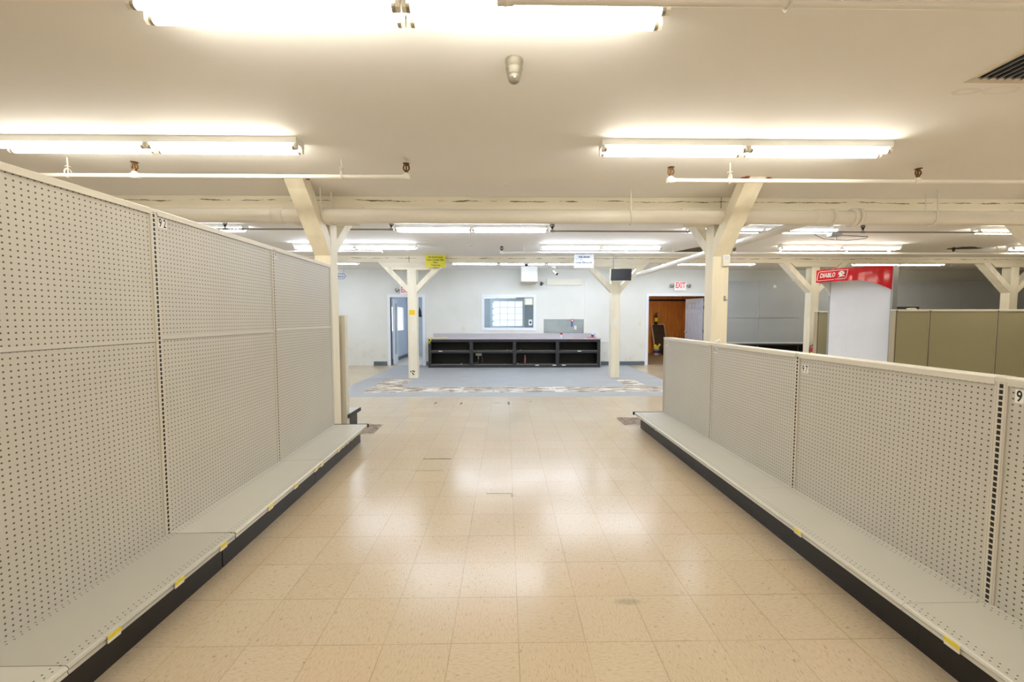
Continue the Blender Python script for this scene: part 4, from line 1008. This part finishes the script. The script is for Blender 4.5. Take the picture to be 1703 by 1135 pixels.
# framed notice and poster on the glass
t = thing('framed_notice', 'cream framed notice at top right of the interior window', 'notice', (0.72, 12.64, 1.85))
MB().box((0.58, 12.630, 1.87), (0.845, 12.648, 2.09)).build('frame', 'paper_cream', t); MB().box((0.62, 12.628, 1.90), (0.81, 12.630, 2.05)).build('sheet', 'sticker', t)
t = thing('window_sticker', 'blue and white sticker low on the interior window', 'sticker', (0.76, 12.64, 1.2))
MB().box((0.71, 12.642, 1.24), (0.82, 12.648, 1.42)).build('sheet', 'sticker', t); MB().cyl((0.765, 12.641, 1.33), (0.765, 12.642, 1.33), 0.035, n=16).build('blue_mark', 'blue', t)
for k, z in enumerate((2.05, 1.80, 1.55, 1.32)):
    mesh_thing(MB().box((-0.62 + 0.1, 15.57, z), (-0.62 + 0.18, 15.598, z + 0.03)), 'key_hook', 'silver', ['top', 'second', 'third', 'lowest'][k] + ' small hook on office wall left of outer window', 'hook', (-0.55, 15.59, z), 'hooks on the office wall')
# black jacket and inner door in office
t = thing('hanging_jacket', 'black jacket hanging beyond the office door', 'jacket', (-2.98, 14.2, 1.6))
MB().prism([(-2.98, 14.2, 1.85), (-2.93, 14.2, 1.7), (-2.9, 14.2, 1.5), (-3.0, 14.2, 1.5), (-3.02, 14.2, 1.6)], (0, 0.06, 0)).build('cloth', 'tan_bag', t)
MB().box((-3.03, 14.21, 0.0), (-3.015, 14.24, 1.9)).build('stand', 'black', t)
struct(MB().box((-2.75, 14.3, 0), (-2.6, 14.34, 2.05)), 'trim_6', 'steel_wall')
struct(MB().box((-2.6, 14.28, 0), (1.0 - 1.4, 14.34, 2.6)), 'wall_office_partition', 'blue_wall') if False else None

# exit signs
def exit_sign(x, z, y, label, lamps):
    t = thing('exit_sign', label, 'exit sign', (x, y, z))
    b = MB().box((x - 0.185, y - 0.06, z), (x + 0.185, y, z + 0.26)).build('body', 'exit_body', t, 0.008)
    MB().text('EXIT', 0.235, (x, y - 0.0612, z + 0.15), (1, 0, 0), (0, 0, 1), sx=0.62, bold=0.006, depth=0.0005).build('lettering', 'exit_red', b)
    for s in lamps:
        l = MB(); l.cyl((x + s * 0.185, y - 0.03, z + 0.15), (x + s * 0.22, y - 0.04, z + 0.15), 0.02, n=10); l.build('lamp_arm', 'silver', t)
        l = MB(); l.lathe([(0.03, 0.0), (0.055, 0.05), (0.058, 0.06), (0.001, 0.065)], (x + s * 0.255, y - 0.03, z + 0.15), (s * 0.35, -1, -0.2), 18); l.build('lamp_head', 'silver', t)
exit_sign(5.36, 2.31, 12.6, 'white exit sign with twin lamps above the storeroom door', (-1, 1))
exit_sign(-3.03, 2.17, 12.6, 'white exit sign half hidden behind the post and brace by the counter', (-1,))

# signs
t = thing('yellow_sign', 'yellow sign about receipts hanging below the far beam', 'sign', (-1.68, 9.72, 2.7))
MB().box((-1.885, 9.715, 2.66), (-1.41, 9.725, 2.985 - 0.04)).build('board', 'yellow', t)
MB().text('All returns must\nhave a receipt with\nthem.\nThank you', 0.056, (-1.647, 9.714, 2.80), (1, 0, 0), (0, 0, 1), sx=0.9, bold=0.0015, depth=0.0005, line=1.1).build('lettering', 'sign_ink_y', t)
t = thing('white_sign', 'pale glossy sign about discounts, right of centre under the sprinkler pipe', 'sign', (1.83, 9.3, 2.63))
MB().box((1.545, 9.295, 2.60), (1.99, 9.305, 2.90)).build('board', 'sign_white', t)
MB().text('Ask about', 0.062, (1.77, 9.294, 2.845), (1, 0, 0), (0, 0, 1), bold=0.002, depth=0.0005).build('lettering', 'ink', t)
MB().text('For our', 0.05, (1.66, 9.294, 2.785), (1, 0, 0), (0, 0, 1), depth=0.0005).build('lettering', 'navy', t)
MB().text('Great Discounts!', 0.056, (1.77, 9.294, 2.72), (1, 0, 0), (0, 0, 1), bold=0.002, depth=0.0005).build('lettering', 'ink', t)
for x in (1.6, 1.94): MB().cyl((x, 9.3, 2.90), (x, 9.3, ZC), 0.002, n=5).build('hanging_wire', 'silver', t)
t = thing('arrow_sign', 'white arrow sign reading Here with navy edge, beside the near left post', 'sign', (-4.35, 10.6, 2.4))
ys, s_ = 10.6, 64.15
def ax(px): return (px - 841) / s_
def az(py): return CAM_H + (529 - py) / s_
m = MB(); m.prism([(ax(545), ys, az(457)), (ax(545), ys, az(465)), (ax(575.5), ys, az(465)), (ax(578.5), ys, az(461)), (ax(575.5), ys, az(457))], (0, 0.008, 0)); m.build('board', 'sign_white', t)
m = MB(); out = [(545, 457), (545, 465), (575.5, 465), (578.5, 461), (575.5, 457)]
for i in range(5):
    a, b = out[i], out[(i + 1) % 5]; m.bar((ax(a[0]), ys - 0.002, az(a[1])), (ax(b[0]), ys - 0.002, az(b[1])), 0.012, 0.003, (0, 1, 0))
m.build('border', 'navy', t)
MB().text('Pay Here', 0.095, (ax(575), ys - 0.003, az(461.2)), (1, 0, 0), (0, 0, 1), align='RIGHT', bold=0.001, depth=0.001).build('lettering', 'navy', t)
for px in (550, 575.3): MB().cyl((ax(px), ys + 0.004, az(457)), (ax(px), ys + 0.004, 2.84), 0.003, n=5).build('hanging_wire', 'greypipe', t)

# hanging monitor
t = thing('hanging_monitor', 'black monitor hanging from a ceiling pole in front of a post', 'monitor', (2.5, 9.4, 2.3))
MB().cyl((2.47, 9.42, 2.5), (2.47, 9.42, ZC), 0.012, n=10).build('pole', 'greypipe', t); MB().box((2.44, 9.37, 2.40), (2.56, 9.42, 2.55)).build('bracket', 'black', t)
m = MB(); m.prism([(2.39, 9.32, 2.32), (2.87, 9.37, 2.325), (2.89, 9.40, 2.595), (2.41, 9.35, 2.585)], (0, 0.035, 0)); o = m.build('casing', 'black', t, 0.004)
m = MB(); m.prism([(2.405, 9.318, 2.335), (2.858, 9.366, 2.34), (2.876, 9.396, 2.583), (2.423, 9.348, 2.573)], (0, 0.004, 0)); m.build('screen', 'dark_screen', o)

# extinguisher behind right post, crumpled paper on right shelving
def extinguisher(x, y, z, mat, label, tagm='yellow_bright'):
    t = thing('fire_extinguisher', label, 'fire extinguisher', (x, y, z))
    MB().lathe([(0.06, 0), (0.065, 0.02), (0.065, 0.33), (0.05, 0.38), (0.022, 0.41), (0.022, 0.44)], (x, y, z), n=22).build('cylinder', mat, t)
    MB().lathe([(0.0665, 0.12), (0.0665, 0.28)], (x, y, z), n=22).build('wrap_label', tagm, t)
    m = MB(); m.box((x - 0.02, y - 0.015, z + 0.44), (x + 0.02, y + 0.015, z + 0.47)); m.bar((x, y, z + 0.48), (x + 0.11, y, z + 0.50), 0.02, 0.008); m.bar((x, y, z + 0.46), (x + 0.1, y, z + 0.455), 0.02, 0.008); m.build('valve_handle', 'black', t)
    MB().tube([(x - 0.02, y, z + 0.45), (x - 0.08, y, z + 0.43), (x - 0.1, y, z + 0.33), (x - 0.09, y, z + 0.15)], 0.009, 8).build('hose', 'black', t)
extinguisher(7.47, 9.786, 0.36, 'red_plastic', 'red fire extinguisher at the foot of the post left of the display')
extinguisher(6.20, 16.80, 1.20, 'counter_black', 'dark extinguisher with yellow tag on the plywood wall')
m = MB(); m.sphere((2.19, 4.16, 1.232), 0.017, 7, 1.0); m.sphere((2.18, 4.19, 1.226), 0.011, 6)
m.v = [tuple(Vector(v) + Vector((random.uniform(-.004, .004),) * 3)) for v in m.v]
mesh_thing(m, 'crumpled_paper', 'sticker', 'crumpled white paper on top of the low right shelving', 'paper', (2.19, 4.16, HR))

# store room contents
t = thing('framed_board', 'brown board in pale pine frame leaning on plywood wall', 'board', (6.0, 16.6, 0))
def LB(m, u0, u1, v0, v1, off, th_):
    # leaning plane: bottom y=16.45, top y=16.86
    def P(u, v, o): return Vector((u + (0.03 * (1 - v)) , 16.40 + 0.46 * v + o, 1.22 * v))
    vs = [P(u0, v0, off), P(u1, v0, off), P(u1, v1, off), P(u0, v1, off)]
    m.prism(vs, (0, -th_, 0))
fx0, fx1 = 6.0, 6.58
m = MB(); LB(m, fx0, fx1, 0.0, 1.0, 0.0, 0.01); m.build('board', 'brown_board', t)
m = MB(); LB(m, fx0, fx0 + 0.05, 0, 1, -0.01, 0.02); LB(m, fx1 - 0.05, fx1, 0, 1, -0.01, 0.02); LB(m, fx0 + 0.05, fx1 - 0.05, 0.97, 1.0, -0.01, 0.02); LB(m, fx0 + 0.05, fx1 - 0.05, 0.0, 0.03, -0.01, 0.02); m.build('frame', 'pine', t)
t = thing('paint_bucket', 'white bucket with yellow gloves in the storeroom doorway', 'bucket', (5.98, 16.1, 0))
MB().lathe([(0.09, 0), (0.12, 0.24), (0.125, 0.24), (0.125, 0.26), (0.11, 0.26)], (5.98, 16.1, 0), n=22).build('pail', 'white_plastic', t)
MB().lathe([(0.105, 0.08), (0.115, 0.17)], (5.98, 16.098, 0), n=22).build('printed_band', 'navy', t)
m = MB(); m.sphere((5.93, 16.08, 0.33), 0.075, 12, 1.2); m.tube([(5.93, 16.08, 0.3), (6.02, 16.08, 0.30), (6.08, 16.06, 0.38), (6.10, 16.05, 0.44)], 0.04, 10); m.build('glove', 'yellow_bright', t)
mesh_thing(MB().lathe([(0.10, 0), (0.14, 0.1), (0.13, 0.28), (0.08, 0.36), (0.02, 0.38)], (6.30, 16.05, 0), n=14), 'black_bag', 'tan_bag', 'black bag beside the yellow-gloved bucket', 'bag', (6.30, 16.05, 0))
